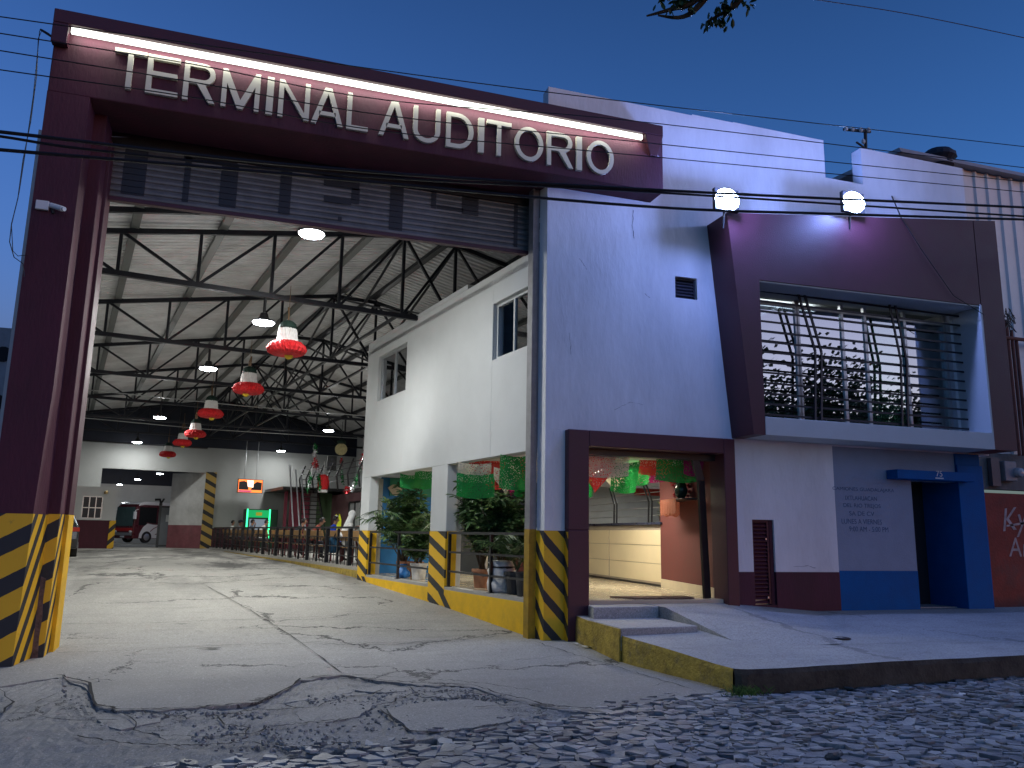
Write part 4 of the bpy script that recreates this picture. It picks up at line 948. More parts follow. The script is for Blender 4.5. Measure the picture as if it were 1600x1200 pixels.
P = H(6.84, 17.55, .55); bush('potted_bush', 'big dark bush in a terracotta pot in the far opening by the blue mural', tuple(P), 2.2, .80, 22, 31, rosettes=14)
P = H(6.95, 17.2, .55); palm('potted_palm', 'feathery palm in a brown pot beside the big dark bush', tuple(P), 1.9, 32)
P = H(6.72, 16.4, .55); bush('potted_bush', 'low bushy plant in a pale pot next to the middle striped column', tuple(P), 1.15, .42, 7, 33, potm=mat('whitewashed_pot', (.55,.54,.52), .8, .2, 6))
P = H(6.80, 13.55, .55); bush('potted_bush', 'tall rosette leaved bush with sticking out crown, left in the wide opening', tuple(P), 2.3, .60, 18, 34, rosettes=14)
P = H(6.90, 12.85, .55); bush('potted_bush', 'broad rosette leaved bush at the middle of the wide opening', tuple(P), 1.9, .66, 17, 35, rosettes=12, potm=mat('whitewashed_pot', (.55,.54,.52), .8, .2, 6))
P = H(6.66, 11.98, .55); palm('potted_palm', 'drooping palm over the black bucket beside the striped pillar', tuple(P), 1.25, 36, potm=mat('black_rubber_pot', (.03,.03,.032), .6, .2, 6), n=13, pot=(.20,.16,.36))
P = H(6.98, 12.2, .55); bush('potted_bush', 'tall dark bush against the inside of the striped pillar', tuple(P), 1.95, .42, 8, 37)
# rubbish beside the pots
sk = thing('white_sack', 'crumpled white sack standing between the pots behind the guard rail', 'sack', tuple(H(6.60,12.42,.55)))
a = MB(); a.lathe([(.20,0),(.24,.05),(.25,.16),(.22,.26),(.24,.36),(.21,.44),(.23,.50),(.12,.53)], (0,0,0), 22, 0, .05, 3); a.build('sack', mat('woven_white_sack', (.62,.60,.57), .8, .15, 5, .8, 18), sk, smooth=True, local=True)
a = MB(); a.lathe([(.215,.40),(.235,.42),(.215,.44)], (0,0,0), 22, 0, .03, 3); a.build('tie', STEEL2, sk, local=True)
bk = thing('black_bucket', 'black rubber bucket lying against the striped pillar base', 'bucket', tuple(H(6.62,11.55,.55)))
a = MB(); a.lathe([(.17,0),(.20,.35),(.215,.36),(.215,.38),(.19,.38),(.165,.03)], (0,0,0), 20); a.build('bucket', mat('black_rubber_pot', (.03,.03,.032), .6, .2, 6), bk, local=True, smooth=False)
a = MB(); a.tube([(.2*math.cos(w), .2*math.sin(w)*.2-.02, .37+.12*math.sin(w)) for w in [math.pi*k/12 for k in range(13)]], .006, 5); a.build('handle', STEEL2, bk, local=True)
bb = thing('blue_bag', 'small blue plastic bag lying by the pots in the far opening', 'bag', tuple(H(6.62,17.05,.55)))
a = MB(); a.lathe([(.10,0),(.15,.04),(.14,.12),(.08,.2),(.05,.26),(.09,.30)], (0,0,0), 16, 0, .12, 3); a.build('bag', mat('blue_plastic', (.03,.16,.45), .35, .2, 6), bk if False else bb, local=True, smooth=True)
# ------------------------------------------------------------------ bus hall shell
HALL = thing('bus_hall', 'long steel truss bus hall with ridged sheet roof and pale end wall', 'hall', tuple(H(6.5, 28, .5)))
RID, ZR, SL = 6.55, 8.24, .184
rz = lambda s: ZR - SL*abs(s-RID)
def roof():
    mb = MB(); prof = []; t = 12.2
    while t < 44.6: prof += [(t,0),(t+.10,0),(t+.13,.05),(t+.17,.05)]; t += .20
    for s0, s1 in ((-.80,RID),(RID,14.4)):
        vs = []
        for t_, d in prof:
            for s in (s0, s1): vs.append(H(s, t_, rz(s)+d))
        mb.add(vs, [(2*i, 2*i+1, 2*i+3, 2*i+2) for i in range(len(prof)-1)])
    mb.build('roof_sheet', GALV, HALL)
    mb = MB(); mb.hbox(-.76, 14.4, 12.0, 12.2, 7.3, 8.35); mb.build('front_gable', NAVY, HALL)
    mb = MB(); mb.hbox(-.88, -.80, 12.25, 44, -.1, 6.92); mb.build('left_wall', WHITE2, HALL)
    mb = MB(); mb.hbox(14.0, 14.2, 19.2, 44, .2, 6.95); mb.build('right_wall', WHITE2, HALL)
roof()
TR = [16.0, 21.4, 26.8, 32.2, 37.6, 43.0]
NODES = [-.70]+[-1.02+1.39*k for k in range(1,6)] + [7.17+1.39*k for k in range(6)]
def truss(t):
    mb = MB(); zb = 6.13; dz = -.16
    top = lambda s: H(s, t, min(rz(s), rz(5.93))+dz if 5.93 <= s <= 7.17 else rz(s)+dz)
    bot = lambda s: H(s, t, zb)
    mb.bar(bot(-.8), bot(14.0), .09, .10)
    mb.bar(top(-.8), top(5.93), .08, .10); mb.bar(top(5.93), top(7.17), .08, .10); mb.bar(top(7.17), top(14.0), .08, .10)
    for s in NODES: mb.bar(bot(s), top(s), .06)
    left = [q for q in NODES if q < 6.5]; right = [q for q in NODES if q > 6.5]
    for a, b in zip(left[2:], left[3:]): mb.bar(top(b), bot(a), .05, .055)
    mb.bar(top(left[1]), bot(left[2]), .05, .055); mb.bar(top(left[0]), bot(left[1]), .05, .055)
    for a, b in zip(right, right[1:-1]): mb.bar(top(a), bot(b), .05, .055)
    mb.bar(top(5.93), bot(7.17), .055, .06); mb.bar(top(7.17), bot(5.93), .05, .055)
    mb.build('roof_truss', STEEL, HALL)
for t in TR: truss(t)
for t in (13.7, 14.9):
    mb = MB(); mb.bar(H(-.78,t,rz(-.78)-.14), H(RID,t,rz(RID)-.14), .08, .10); mb.bar(H(RID,t,rz(RID)-.14), H(14,t,rz(14)-.14), .08, .10); mb.build('rafter', STEEL, HALL)
for s in (-.65, .58, 2.15, 3.70, 5.25, 6.15, 7.05, 8.6, 10.2, 11.75, 13.3):
    mb = MB(); z = rz(s)-.06; th = math.copysign(1, RID-s)*math.atan(SL)
    mb.bar(H(s,12.3,z), H(s,44,z), .15, .10)
    for t in TR: mb.bar(H(s+.05,t,z-.02), H(s+.30,t+.02,rz(s+.3)-.17), .025)
    mb.build('purlin', OLIVE if s < 6 else STEEL, HALL)
# mid-height runner along the right row of nodes and thin tie rods between the trusses
mb = MB()
for s in (5.93, 7.17):
    mb.bar(H(s,16,6.2), H(s,43,6.2), .06)
    for a, b in zip(TR, TR[1:]): mb.bar(H(s,a,6.2), H(s,b,rz(s)-.2), .045); mb.bar(H(s,b,6.2), H(s,a,rz(s)-.2), .045)
mb.build('ridge_bracing', STEEL, HALL)
# end wall with the gate opening
TB_ = 44.0
mb = MB()
mb.hbox(-.85, 1.33, TB_, TB_+.3, 0, 5.62); mb.hbox(1.33, 6.10, TB_, TB_+.3, 4.40, 5.62); mb.hbox(6.10, 14.1, TB_, TB_+.3, 1.62, 5.70)
mb.build('end_wall', mat('grey_white_end_wall', (.40,.41,.40), .85, .07, .9, .2, 20, dirt=.22, dirtcol=(.36,.36,.34)), HALL)
mb = MB(); mb.hbox(6.10, 14.1, TB_-.01, TB_+.3, .1, 1.62); mb.build('end_wall_dado', MAROON, HALL)
mb = MB(); mb.hbox(-.85, 14.2, TB_+.1, TB_+.35, 5.70, 8.4); mb.build('dark_void_panel', NAVY, HALL)  # near-black panel stands in for the unlit roof space beyond the wall
def jambpoly(z0, z1): return [H(6.10,44.0,z0), H(4.72,45.9,z0), H(4.85,46.2,z0), H(6.4,46.2,z0), H(6.4,44.25,z0)]
mb = MB(); mb.prism(jambpoly(1.75,0), (0,0,2.66)); mb.build('gate_jamb', mat('stained_render', (.50,.50,.48), .9, .15, 1.5, .5, 20, dirt=.6, dirtcol=(.25,.24,.22)), HALL)
mb = MB(); mb.prism([p+Vector((0,0,-1.7)) for p in jambpoly(1.75,0)], (0,0,1.70)); mb.build('jamb_dado', mat('scuffed_maroon', (.20,.07,.08), .85, .25, 3, .3, 20, dirt=.5, dirtcol=(.22,.16,.15)), HALL)
mb = MB(); mb.hbox(6.10, 6.62, 43.93, 43.99, .3, 4.45); mb.build('striped_strip', stripes('hazard_stripes_faded', tuple(HTv*.55+Vector((0,0,1))), .52, .40, 0, (.42,.27,.06)), HALL)
mb = MB(); mb.tube([H(-.8,30,6.05), H(5,30.2,5.98), H(13,30.4,6.05)], .018, 6); mb.tube([H(-.8,37,5.95), H(5,37.2,5.85), H(13,37.4,5.98)], .018, 6); tag(mb.build('tie_wire', ALU), 'pale tie wires stretched across the hall below the trusses', 'wire')
# yard beyond the gate: roof, far wall, lamps
YARD = thing('yard_building', 'dark roofed yard with a pale far wall beyond the gate opening', 'building', tuple(H(5, 70, .2)))
mb = MB(); mb.hbox(-14, 26, 86, 86.3, 0, 5.7); mb.hbox(26, 26.3, 46, 86, 0, 7); mb.hbox(-14.3, -14, 46, 86, 0, 7); mb.build('far_wall', mat('yard_wall', (.50,.51,.50), .9, .1, .8), YARD)
mb = MB(); mb.hbox(-14, 26, 44.6, 86.5, 8.2, 8.3); mb.hbox(-14, 26, 86.05, 86.35, 5.7, 8.3); mb.build('dark_roof', NAVY, YARD)
mb = MB()
for t in (58, 66, 74, 82):
    mb.bar(H(-10,t,7.0), H(20,t,7.0), .12); mb.bar(H(-10,t,7.9), H(20,t,7.9), .12)
    for k in range(20): mb.bar(H(-10+1.5*k,t,7.0), H(-8.5+1.5*k,t,7.9), .08); mb.bar(H(-8.5+1.5*k,t,7.9), H(-8.5+1.5*k,t,7.0), .07)
mb.build('yard_truss', OLIVE, YARD)

# lamps under the trusses
def hang_lamp():
    r = thing('hall_lamp', 'x', 'lamp', (0,0,0), 0, 'high bay lamps under the hall trusses')
    a = MB(); a.lathe([(.03,.50),(.03,.20),(.07,.18),(.10,.08),(.215,.03),(.23,0),(.215,-.005)], (0,0,0), 20); a.build('housing', STEEL2, r, local=True)
    a = MB(); a.lathe([(.215,-.002),(.19,-.035),(.10,-.055),(0.001,-.06)], (0,0,0), 20); a.build('diffuser', LAMPW, r, local=True)
    return r
hl0 = None
LMP = [(3.13,12.9,6.42,'lit round lamp just under the shutter edge, nearest and highest of the hall row'),(3.05,16.0,5.58,'lit round lamp left of the biggest bell'),(2.80,21.4,5.56,'lit round lamp between the biggest roof beams, third along the left row'),
       (2.68,32.2,5.58,'lit round lamp left of the four small bells, over the end wall'),(2.66,42.6,5.62,'farthest lit lamp of the left row, just above the end wall'),
       (9.02,32.2,5.58,'lit round lamp on the right half, above the stair landing'),(9.45,42.4,5.62,'farthest lit lamp of the right row, right of the hanging screen')]
for s, t, z, lb in LMP:
    if hl0 is None: hl0 = hang_lamp(); o = hl0
    else: o = copy_tree(hl0)
    o.location = H(s, t, z); o['label'] = lb
for s, t, z, w in [(q[0], q[1], q[2], HALL_W*(1.0 if q[1] < 13 else .32 if q[1] > 42 else 1)) for q in LMP] + [(9.0, 26.8, 5.58, HALL_W)]:
    lamp('hall_light', 'AREA', tuple(H(s, t, z-.09)), w, (1,1,.955), .34, (0,0,-1)).data.shape = 'DISK'
    lamp('hall_glow', 'POINT', tuple(H(s, t, z-.16)), w*.26, (1,1,.97), .16)
for i, (px, py) in enumerate(((187,757),(215,749),(250,740))):
    o = copy_tree(hl0); p = onT(px, py, (80,70,60)[i]); o.location = p; o['group'] = 'yard lamps beyond the gate opening'
    o['label'] = ('farthest and lowest yard lamp above the bus roof, seen through the gate opening', 'middle yard lamp seen through the gate opening', 'nearest yard lamp beside the lattice girder, seen through the gate opening')[i]
    lamp('yard_light', 'POINT', tuple(p-Vector((0,0,.2))), HALL_W*1.1, (.9,.95,1), .15)

# ------------------------------------------------------------------ hanging paper bells
BELLS = [('red','#')]
PAPER_R = mat('red_crepe_paper', (.55,.012,.016), .7, .25, 14, .5, 30); PAPER_W = mat('white_crepe_paper', (.72,.70,.68), .8, .1, 14, .5, 40); PAPER_G = mat('green_crepe_paper', (.010,.030,.022), .8, .3, 10); PAPER_Y = mat('yellow_crepe_paper', (.60,.40,.02), .7, .2, 12)
def bell():
    r = thing('paper_bell', 'x', 'paper bell', (0,0,0), 0, 'bell decorations hanging along the hall')
    a = MB(); a.lathe([(.16,.36),(.175,.40),(.15,.47),(.10,.52),(.04,.545)], (0,0,0), 40, 0, .035, 12); a.build('crown', PAPER_G, r, local=True)
    a = MB(); a.lathe([(.24,.10),(.20,.14),(.19,.22),(.18,.30),(.165,.37)], (0,0,0), 60, 0, .05, 20); a.build('body', PAPER_W, r, local=True)
    a = MB(); a.lathe([(.20,.12),(.28,.10),(.345,.04),(.375,-.03),(.35,-.10),(.29,-.14),(.20,-.16)], (0,0,0), 72, 0, .045, 24); a.build('skirt', PAPER_R, r, local=True)
    a = MB(); a.ball((0,-.05,-.165), .085, .085, .07, 14, 8); a.build('clapper', PAPER_Y, r, local=True)
    a = MB()
    for dx in (-.06,.05): a.tube([(dx,0,.5),(dx*1.6,0,.66),(dx*.5,.02,.80),(dx*-.6,0,.68),(dx,0,.54)], .012, 5)
    a.tube([(0,0,.52),(0,0,1.25)], .006, 4); a.build('hanger', mat('gold_brown_ribbon', (.16,.09,.04), .6, .2), r, local=True)
    return r
b0 = bell(); first = True
BL = [(448,543,15.6,1.0,'largest and nearest red and white paper bell in the row'),(388,606,20.6,1.0,'second nearest red and white paper bell, left of and below the largest'),(329,645,26.0,1.0,'third paper bell of the row, darker, hanging in shade before the dark roof gap'),
      (305,677,32.0,1.0,'bright small paper bell before the dark roof gap, right of two smaller ones'),(285,691,36.6,1.0,'dim half hidden paper bell behind the bright small one'),(262,709,41.6,1.0,'smallest and farthest paper bell, before the end wall')]
for px, py, t, k, lb in BL:
    o = b0 if first else copy_tree(b0); first = False
    o.location = onT(px, py, t); o.scale = (k,k,k); o['label'] = lb; o.rotation_euler.z = rnd.uniform(0, 6)

# ------------------------------------------------------------------ railing, benches
def big_railing():
    root = thing('lane_railing', 'long black steel railing between the bus lane and the waiting benches', 'railing', tuple(H(6.62,31,.6)))
    s = 6.62; zt = lambda t: .62+1.02 if t > 0 else 0
    for h, w in ((1.02,.06),(.76,.03),(.52,.03),(.28,.03)):
        a = MB(); a.bar(H(s,19.35,.62+h), H(s,43.2,.62+h), w, w*.9); a.build('rail', STEEL2, root)
    k = 0; t = 19.9
    while t < 43.3:
        a = MB(); w = .05 if k % 2 else .028; a.hbox(s-w, s+w, t-w, t+w, .40, 1.61); a.build('post', STEEL2, root); t += 1.06; k += 1
    a = MB(); t = 19.6
    while t < 43: a.bar(H(s+.0,t,.66), H(s,t,1.36), .014); t += .35
    a.build('infill_bars', STEEL2, root)
big_railing()
mb = MB(); mb.hbox(6.42, 6.56, 19.3, 43.5, .2, .58); tag(mb.build('kerb', M_KERBYEL), kind='structure')
WOOD = mat('varnished_bench_wood', (.36,.20,.075), .4, .3, 4, .1, 40, stretch=(1,8,8))
def bench():
    r = thing('bench', 'x', 'bench', (0,0,0), AH, 'wooden benches behind the railing')
    a = MB(); a.box(0,.42,-1.15,1.15,.41,.45); a.build('seat', WOOD, r, local=True, bevel=.01)
    a = MB(); a.hexa([(-.10,-1.15,.62),(-.06,-1.15,.62),(-.06,1.15,.62),(-.10,1.15,.62),(-.16,-1.15,.90),(-.12,-1.15,.90),(-.12,1.15,.90),(-.16,1.15,.90)]); a.build('backrest', WOOD, r, local=True, bevel=.01)
    for y in (-1.0, 0, 1.0):
        a = MB(); a.box(.0,.04,y-.03,y+.03,0,.41); a.box(.36,.40,y-.03,y+.03,0,.41); a.bar((.0,y,.40),(-.13,y,.88),.04); a.build('leg', mat('dark_red_frame', (.10,.015,.015), .5, .2), r, local=True)
    return r
bn0 = bench(); BT = [20.6, 23.2, 25.8, 28.4, 31.0, 33.6, 36.2, 38.8, 41.4]
BLAB = ['empty wooden bench nearest the striped column of the lane wall', 'wooden bench under the person with the long white veil', 'wooden bench under the person in the bright blue shirt', 'wooden bench under the person in the rust red shirt', 'wooden bench under the person in the dark jacket', 'empty wooden bench between the dark jacket and the strapped white shirt', 'wooden bench under the person in a white shirt with a dark strap', 'wooden bench under the person with a hand raised to the chin', 'wooden bench under the capped person, nearest the end wall']
for i, t in enumerate(BT):
    o = bn0 if i == 0 else copy_tree(bn0); o.location = H(7.05, t, .66); o['label'] = BLAB[i]
# ------------------------------------------------------------------ people
SKIN = mat('brown_skin', (.30,.155,.10), .55, .08, 6); HAIR = mat('black_hair', (.012,.010,.010), .5, .2, 10)
def skinmesh(nodes, edges, root, sub=2):
    me = bpy.data.meshes.new('body'); me.from_pydata([n[0] for n in nodes], edges, [])
    o = bpy.data.objects.new('body', me); COL.objects.link(o)
    md = o.modifiers.new('skin', 'SKIN'); md.use_smooth_shade = True
    for i, n in enumerate(nodes):
        sv = me.skin_vertices[0].data[i]; r = n[1]; sv.radius = (r, r) if not isinstance(r, tuple) else r; sv.use_root = (i == root)
    sb = o.modifiers.new('sub', 'SUBSURF'); sb.levels = sub; sb.render_levels = sub
    dg = bpy.context.evaluated_depsgraph_get(); out = bpy.data.meshes.new_from_object(o.evaluated_get(dg))
    bpy.data.objects.remove(o); bpy.data.meshes.remove(me); return out
def person(label, loc, yaw, shirt, pants, lean=.06, headturn=0.0, nod=.0, hair='short', arm='lap', seed=0, scale=1.0, cap=None, veil=None, strap=None):
    """seated figure facing +x in its own frame, hips at the seat (z = .52 above its floor)"""
    root = thing('person', label, 'person', loc, yaw, 'people waiting on the benches')
    hip = .54; th = .50
    def spine(u): return Vector((lean*u*1.6-.02, 0, hip+th*u))
    N, E_ = [], []
    def nd(p, r, par=None):
        N.append((tuple(p), r)); i = len(N)-1
        if par is not None: E_.append((par, i))
        return i
    pel = nd(spine(0), (.15,.115)); bel = nd(spine(.33), (.145,.105), pel); che = nd(spine(.72), (.165,.115), bel); ncb = nd(spine(1.0), (.085,.075), che)
    up_ = (Vector((lean*1.6,0,th)).normalized()+Vector((nod*5,0,.8))).normalized()
    nk = nd(spine(1.0)+up_*.065+Vector((.005,0,0)), .052, ncb)
    hc = spine(1.0)+up_*.195+Vector((.02,0,0))
    h1 = nd(hc+Vector((-.005,0,-.045)), .072, nk); h2 = nd(hc+Vector((-.012,0,.05)), .088, h1); nd(hc+Vector((-.014,0,.105)), .055, h2)
    for sg in (1, -1):
        sh = nd(spine(.93)+Vector((-.01, .17*sg, 0)), .062, che); 
        if arm == 'phone': el = Vector((.10, .23*sg, .80)); wr = Vector((.33, .12*sg, .92))
        elif arm == 'chin' and sg > 0: el = Vector((.24, .16*sg, .78)); wr = hc+Vector((.10, .07*sg, -.13))
        elif arm == 'fwd': el = Vector((.20, .22*sg, .78)); wr = Vector((.42, .10*sg, .72))
        else: el = Vector((.06+lean, .24*sg, .76)); wr = Vector((.29+lean, .13*sg, .66))
        e = nd(el, .046, sh); w = nd(wr, .032, e); d = (wr-el).normalized(); hd = nd(wr+d*.06, .036, w)
        for k in range(4): f1 = nd(wr+d*(.105-.006*abs(k-1))+Vector((0,(k-1.5)*.021*sg,-.004)), .0095, hd); nd(wr+d*(.14-.008*abs(k-1))+Vector((0,(k-1.5)*.022*sg,-.03)), .008, f1)
        t1 = nd(wr+d*.06+Vector((.0,-.045*sg,.02)), .010, hd)
        hp = nd(Vector((.04, .10*sg, hip-.01)), .085, pel); kn = nd(Vector((.45, .13*sg, hip-.02)), .066, hp); an = nd(Vector((.43, .13*sg, .09)), .045, kn); ft = nd(Vector((.50, .135*sg, .035)), .042, an); nd(Vector((.61, .145*sg, .028)), .034, ft)
    me = skinmesh(N, E_, pel)
    bmv = me
    # face: nose, ears, brow as part of the same mesh
    vs = [v.co.copy() for v in me.vertices]; fs = [tuple(p.vertices) for p in me.polygons]
    mb = MB(); mb.add(vs, fs, 0)
    zs_neck = spine(1.0).z+.055
    mats = []
    for p in me.polygons:
        c = p.center
        if (c-hc).length < .155 and abs(c.y) < .13: mats.append(0)
        elif c.z < hip+.03 and not (c.x < .0 and c.z > hip): mats.append(2 if c.z > .10 else 3)
        else:
            mats.append(1)
    # bare forearms and hands
    for i, p in enumerate(me.polygons):
        c = p.center
        if mats[i] in (1, 2) and c.x > .12+lean and c.z > hip+.06 and (abs(c.y) > .05): mats[i] = 0
    mb.m = mats
    mb.ball(hc+Vector((.083,0,-.012)), .018, .014, .022, 8, 6, 0)
    for sg in (1, -1): mb.ball(hc+Vector((-.01, .082*sg, .0)), .022, .010, .032, 8, 6, 0); mb.ball(hc+Vector((.072, .030*sg, .022)), .008, .011, .007, 6, 4, 4)
    mb.ball(hc+Vector((.078,0,-.052)), .008, .022, .006, 8, 4, 5)
    bpy.data.meshes.remove(me)
    o = mb.build('body', [SKIN, shirt, pants, STEEL2, HAIR, mat('lip', (.25,.09,.07), .5, 0)], root, smooth=True, local=True)
    if veil is None:
        hb = MB(); n, m = 18, 9; vs = []; fs = []
        for j in range(m+1):
            a = math.pi*(.60*j/m)
            for k in range(n):
                w = 2*math.pi*k/n; x = math.cos(w); lim = 1.0 if x < .15 else .55
                aa = a*lim; q = Vector((.104*math.sin(aa)*x-.012, .096*math.sin(aa)*math.sin(w), .118*math.cos(aa)+.018)); vs.append(hc+q*(1+rnd.uniform(-.03,.05)))
        for j in range(m):
            for k in range(n): fs.append((j*n+k, (j+1)*n+k, (j+1)*n+(k+1) % n, j*n+(k+1) % n))
        hb.add(vs, fs); hb.build('hair', HAIR, root, smooth=True, local=True)
    if cap:
        cb = MB(); vs = []; n = 18
        prof = [(.108,.03),(.112,.06),(.10,.10),(.06,.132),(.002,.142)]
        cb.lathe(prof, tuple(hc+Vector((-.01,0,0))), n)
        cb.prism([hc+Vector((.08,-.07,.045)), hc+Vector((.18,-.055,.03)), hc+Vector((.195,0,.03)), hc+Vector((.18,.055,.03)), hc+Vector((.08,.07,.045))], (0,0,.012)); cb.build('cap', cap, root, local=True)
    if veil:
        vb = MB(); n = 20; rows = []
        # cloth over crown and down the back
        for j in range(16):
            u = j/15; ring = []
            for k in range(n+1):
                w = math.pi*(.30+1.40*k/n)      # open at the face
                if u < .38:
                    a = math.pi*.5*u/.38; ring.append(hc+Vector((.115*math.sin(a)*math.cos(w)-.012, .108*math.sin(a)*math.sin(w), .125*math.cos(a)+.02)))
                else:
                    v_ = (u-.38)/.62; rr = .108+.05*v_; back = -.24*v_
                    ring.append(hc+Vector((rr*math.cos(w)*.9-.012+back, rr*math.sin(w)*(1-.25*v_), .02-.66*v_+ (.10*v_*(1+math.cos(w)))))+Vector((0,0,.012*math.sin(k*1.9)*v_)))
            rows.append(ring)
        vs = [p for r_ in rows for p in r_]; vb.add(vs, [(j*(n+1)+k, (j+1)*(n+1)+k, (j+1)*(n+1)+k+1, j*(n+1)+k+1) for j in range(15) for k in range(n)])
        vb.build('veil', veil, root, smooth=True, local=True)
    if strap:
        sb = MB(); P = [spine(.95)+Vector((-.09,.10,0)), spine(.6)+Vector((-.125,0,0)), spine(.15)+Vector((-.115,-.10,0))]; sb.tube(P, .016, 6); P = [spine(.98)+Vector((.02,.11,.03)), spine(.7)+Vector((.115,.03,0)), spine(.15)+Vector((.12,-.10,0))]; sb.tube(P, .016, 6); sb.build('strap', strap, root, local=True)
    root.scale = (scale,)*3; return root
def cloth(n, c): return mat(n, c, .85, .15, 8, .3, 60)
FZ = .66
def seat(px, t): d = onT(px, 820, t); s, tt = hall(d.x, d.y); return s
PEO = [(548,22.0,dict(label='person in white dress and long white veil seated nearest the striped column', shirt=cloth('white_habit',(.66,.65,.62)), pants=cloth('white_habit',(.66,.65,.62)), lean=.12, veil=cloth('white_veil',(.74,.74,.72)), scale=1.08, arm='phone')),
       (515,24.6,dict(label='person with black hair in a bright blue shirt looking down', shirt=cloth('bright_blue_shirt',(.012,.06,.50)), pants=cloth('dark_trousers',(.02,.022,.03)), lean=.10, nod=.02, arm='phone')),
       (484,27.4,dict(label='person with black hair in a rust red shirt bent over the bench', shirt=cloth('rust_shirt',(.24,.045,.028)), pants=cloth('dark_trousers',(.02,.022,.03)), lean=.22, nod=.06, arm='fwd')),
       (455,30.2,dict(label='person in a dark jacket bent forward, between rust red shirt and green kiosk', shirt=cloth('dark_jacket',(.018,.025,.035)), pants=cloth('dark_trousers',(.02,.022,.03)), lean=.24, nod=.05, arm='fwd')),
       (402,35.6,dict(label='person in a white shirt with a dark strap across it, before the green kiosk', shirt=cloth('white_shirt',(.60,.60,.58)), pants=cloth('grey_trousers',(.06,.06,.065)), lean=.20, nod=.05, arm='fwd', strap=STEEL2)),
       (388,37.4,dict(label='person in grey blue with a hand raised to the chin', shirt=cloth('grey_blue_shirt',(.12,.16,.21)), pants=cloth('dark_trousers',(.02,.022,.03)), lean=.10, arm='chin')),
       (367,39.6,dict(label='person in a dark peaked cap and grey shirt', shirt=cloth('grey_shirt',(.22,.22,.23)), pants=cloth('dark_trousers',(.02,.022,.03)), lean=.10, arm='chin', cap=cloth('navy_cap',(.012,.016,.035)))),
       (349,42.0,dict(label='person with black hair in a white shirt seated nearest the end wall', shirt=cloth('white_shirt',(.60,.60,.58)), pants=cloth('dark_trousers',(.02,.022,.03)), lean=.06))]
PT = [22.75, 25.0, 27.4, 29.9, 35.9, 37.8, 40.7, 42.25]
for (px, t, kw), t in zip(PEO, PT):
    person(loc=tuple(H(6.98 if 'veil' in kw else 7.22, t, FZ)), yaw=AH, **kw)
bg = thing('blue_shoulder_bag', 'teal blue bag slung over the bench back beside the veiled person', 'bag', tuple(H(6.86, 23.3, 1.2)))
a = MB(); a.lathe([(.05,-.28),(.17,-.24),(.20,-.1),(.16,.06),(.06,.18)], (0,0,0), 16, 0, .08, 3); a.build('bag', mat('teal_bag', (.02,.10,.20), .7, .3, 5), bg, smooth=True, local=True)
a = MB(); a.tube([(0,-.1,.1),(.06,0,.3),(0,.1,.1)], .015, 6); a.build('strap', STEEL2, bg, local=True)

# ------------------------------------------------------------------ hanging screen, kiosk, stairs, mezzanine
tv = thing('hanging_screen', 'lit screen with an orange framed dark picture hung from the roof on two rods', 'screen', tuple(H(7.9, 43.2, 3.7)))
pa, pb = onT(372,748,43.2), onT(410,771,43.2); sa, sb_ = hall(pa.x, pa.y)[0], hall(pb.x, pb.y)[0]; z1, z0 = pa.z, pb.z
a = MB(); a.hbox(sa, sb_, 43.2, 43.28, z0, z1); a.build('casing', STEEL2, tv, bevel=.01)
W_, H_ = sb_-sa, z1-z0
def scr(poly, m, dt): a = MB(); a.add([H(sa+W_*u, 43.2-dt, z0+H_*v) for u, v in poly], [tuple(range(len(poly)))]); return a
scr([(.03,.04),(.97,.04),(.97,.96),(.03,.96)], 0, .006).build('display', emissive('screen_orange', (1,.22,.05), 2.2), tv)
a = MB(); 
for poly in ([(.05,.22),(.44,.22),(.40,.75),(.25,.86),(.05,.80)], [(.52,.22),(.95,.22),(.95,.78),(.75,.84),(.60,.62)]): a.add([H(sa+W_*u, 43.19, z0+H_*v) for u, v in poly], [tuple(range(len(poly)))])
a.build('picture_dark', mat('screen_black', (.01,.01,.012), .3, 0), tv)
scr([(.40,.45),(.62,.40),(.62,.92),(.36,.92)], 0, .012).build('picture_light', emissive('screen_pink', (1,.75,.6), 2.2), tv)
scr([(.05,.06),(.52,.06),(.58,.18),(.05,.18)], 0, .012).build('picture_caption', emissive('screen_purple', (.55,.08,.22), 1.2), tv)
a = MB()
for u in (.25,.72): a.tube([H(sa+W_*u,43.24,z1-.02), H(sa+W_*u,43.24,6.1)], .018, 6)
a.build('hanging_rods', ALU, tv)
ks = thing('green_kiosk', 'lit green kiosk machine with glowing edge tubes against the end wall', 'kiosk', tuple(H(8.4, 43.3, .66)))
KT = 42.4; pa, pb = onT(386,795,KT), onT(420,850,KT); sa, sb_ = hall(pa.x, pa.y)[0], hall(pb.x, pb.y)[0]; z1 = pa.z
a = MB(); a.hbox(sa, sb_+.35, KT, KT+.9, .66, z1); a.build('cabinet', mat('dark_green_cabinet', (.012,.06,.03), .5, .2), ks, bevel=.02)
a = MB(); a.hbox(sa+.02, sb_-.02, KT-.03, KT, z1-.42, z1-.05); a.build('header', emissive('green_header', (.02,.55,.16), .8), ks)
a = MB(); text_pl = None; a.hbox(sa+.45, sb_-.45, KT-.036, KT-.03, z1-.32, z1-.16); a.build('header_sign', emissive('header_yellow', (.55,.50,.05), .6), ks)
a = MB(); a.hbox(sa+.16, sb_-.2, KT-.03, KT, .66+.9, z1-.50); a.build('display', emissive('kiosk_display', (.35,.42,.5), .55), ks)
a = MB(); a.hbox(sa, sa+.07, KT-.06, KT-.001, z1-.95, z1); a.hbox(sb_-.1, sb_-.03, KT-.06, KT-.001, .9, z1); a.build('glow_tube', emissive('green_glow', (.05,1,.35), 2.6), ks)
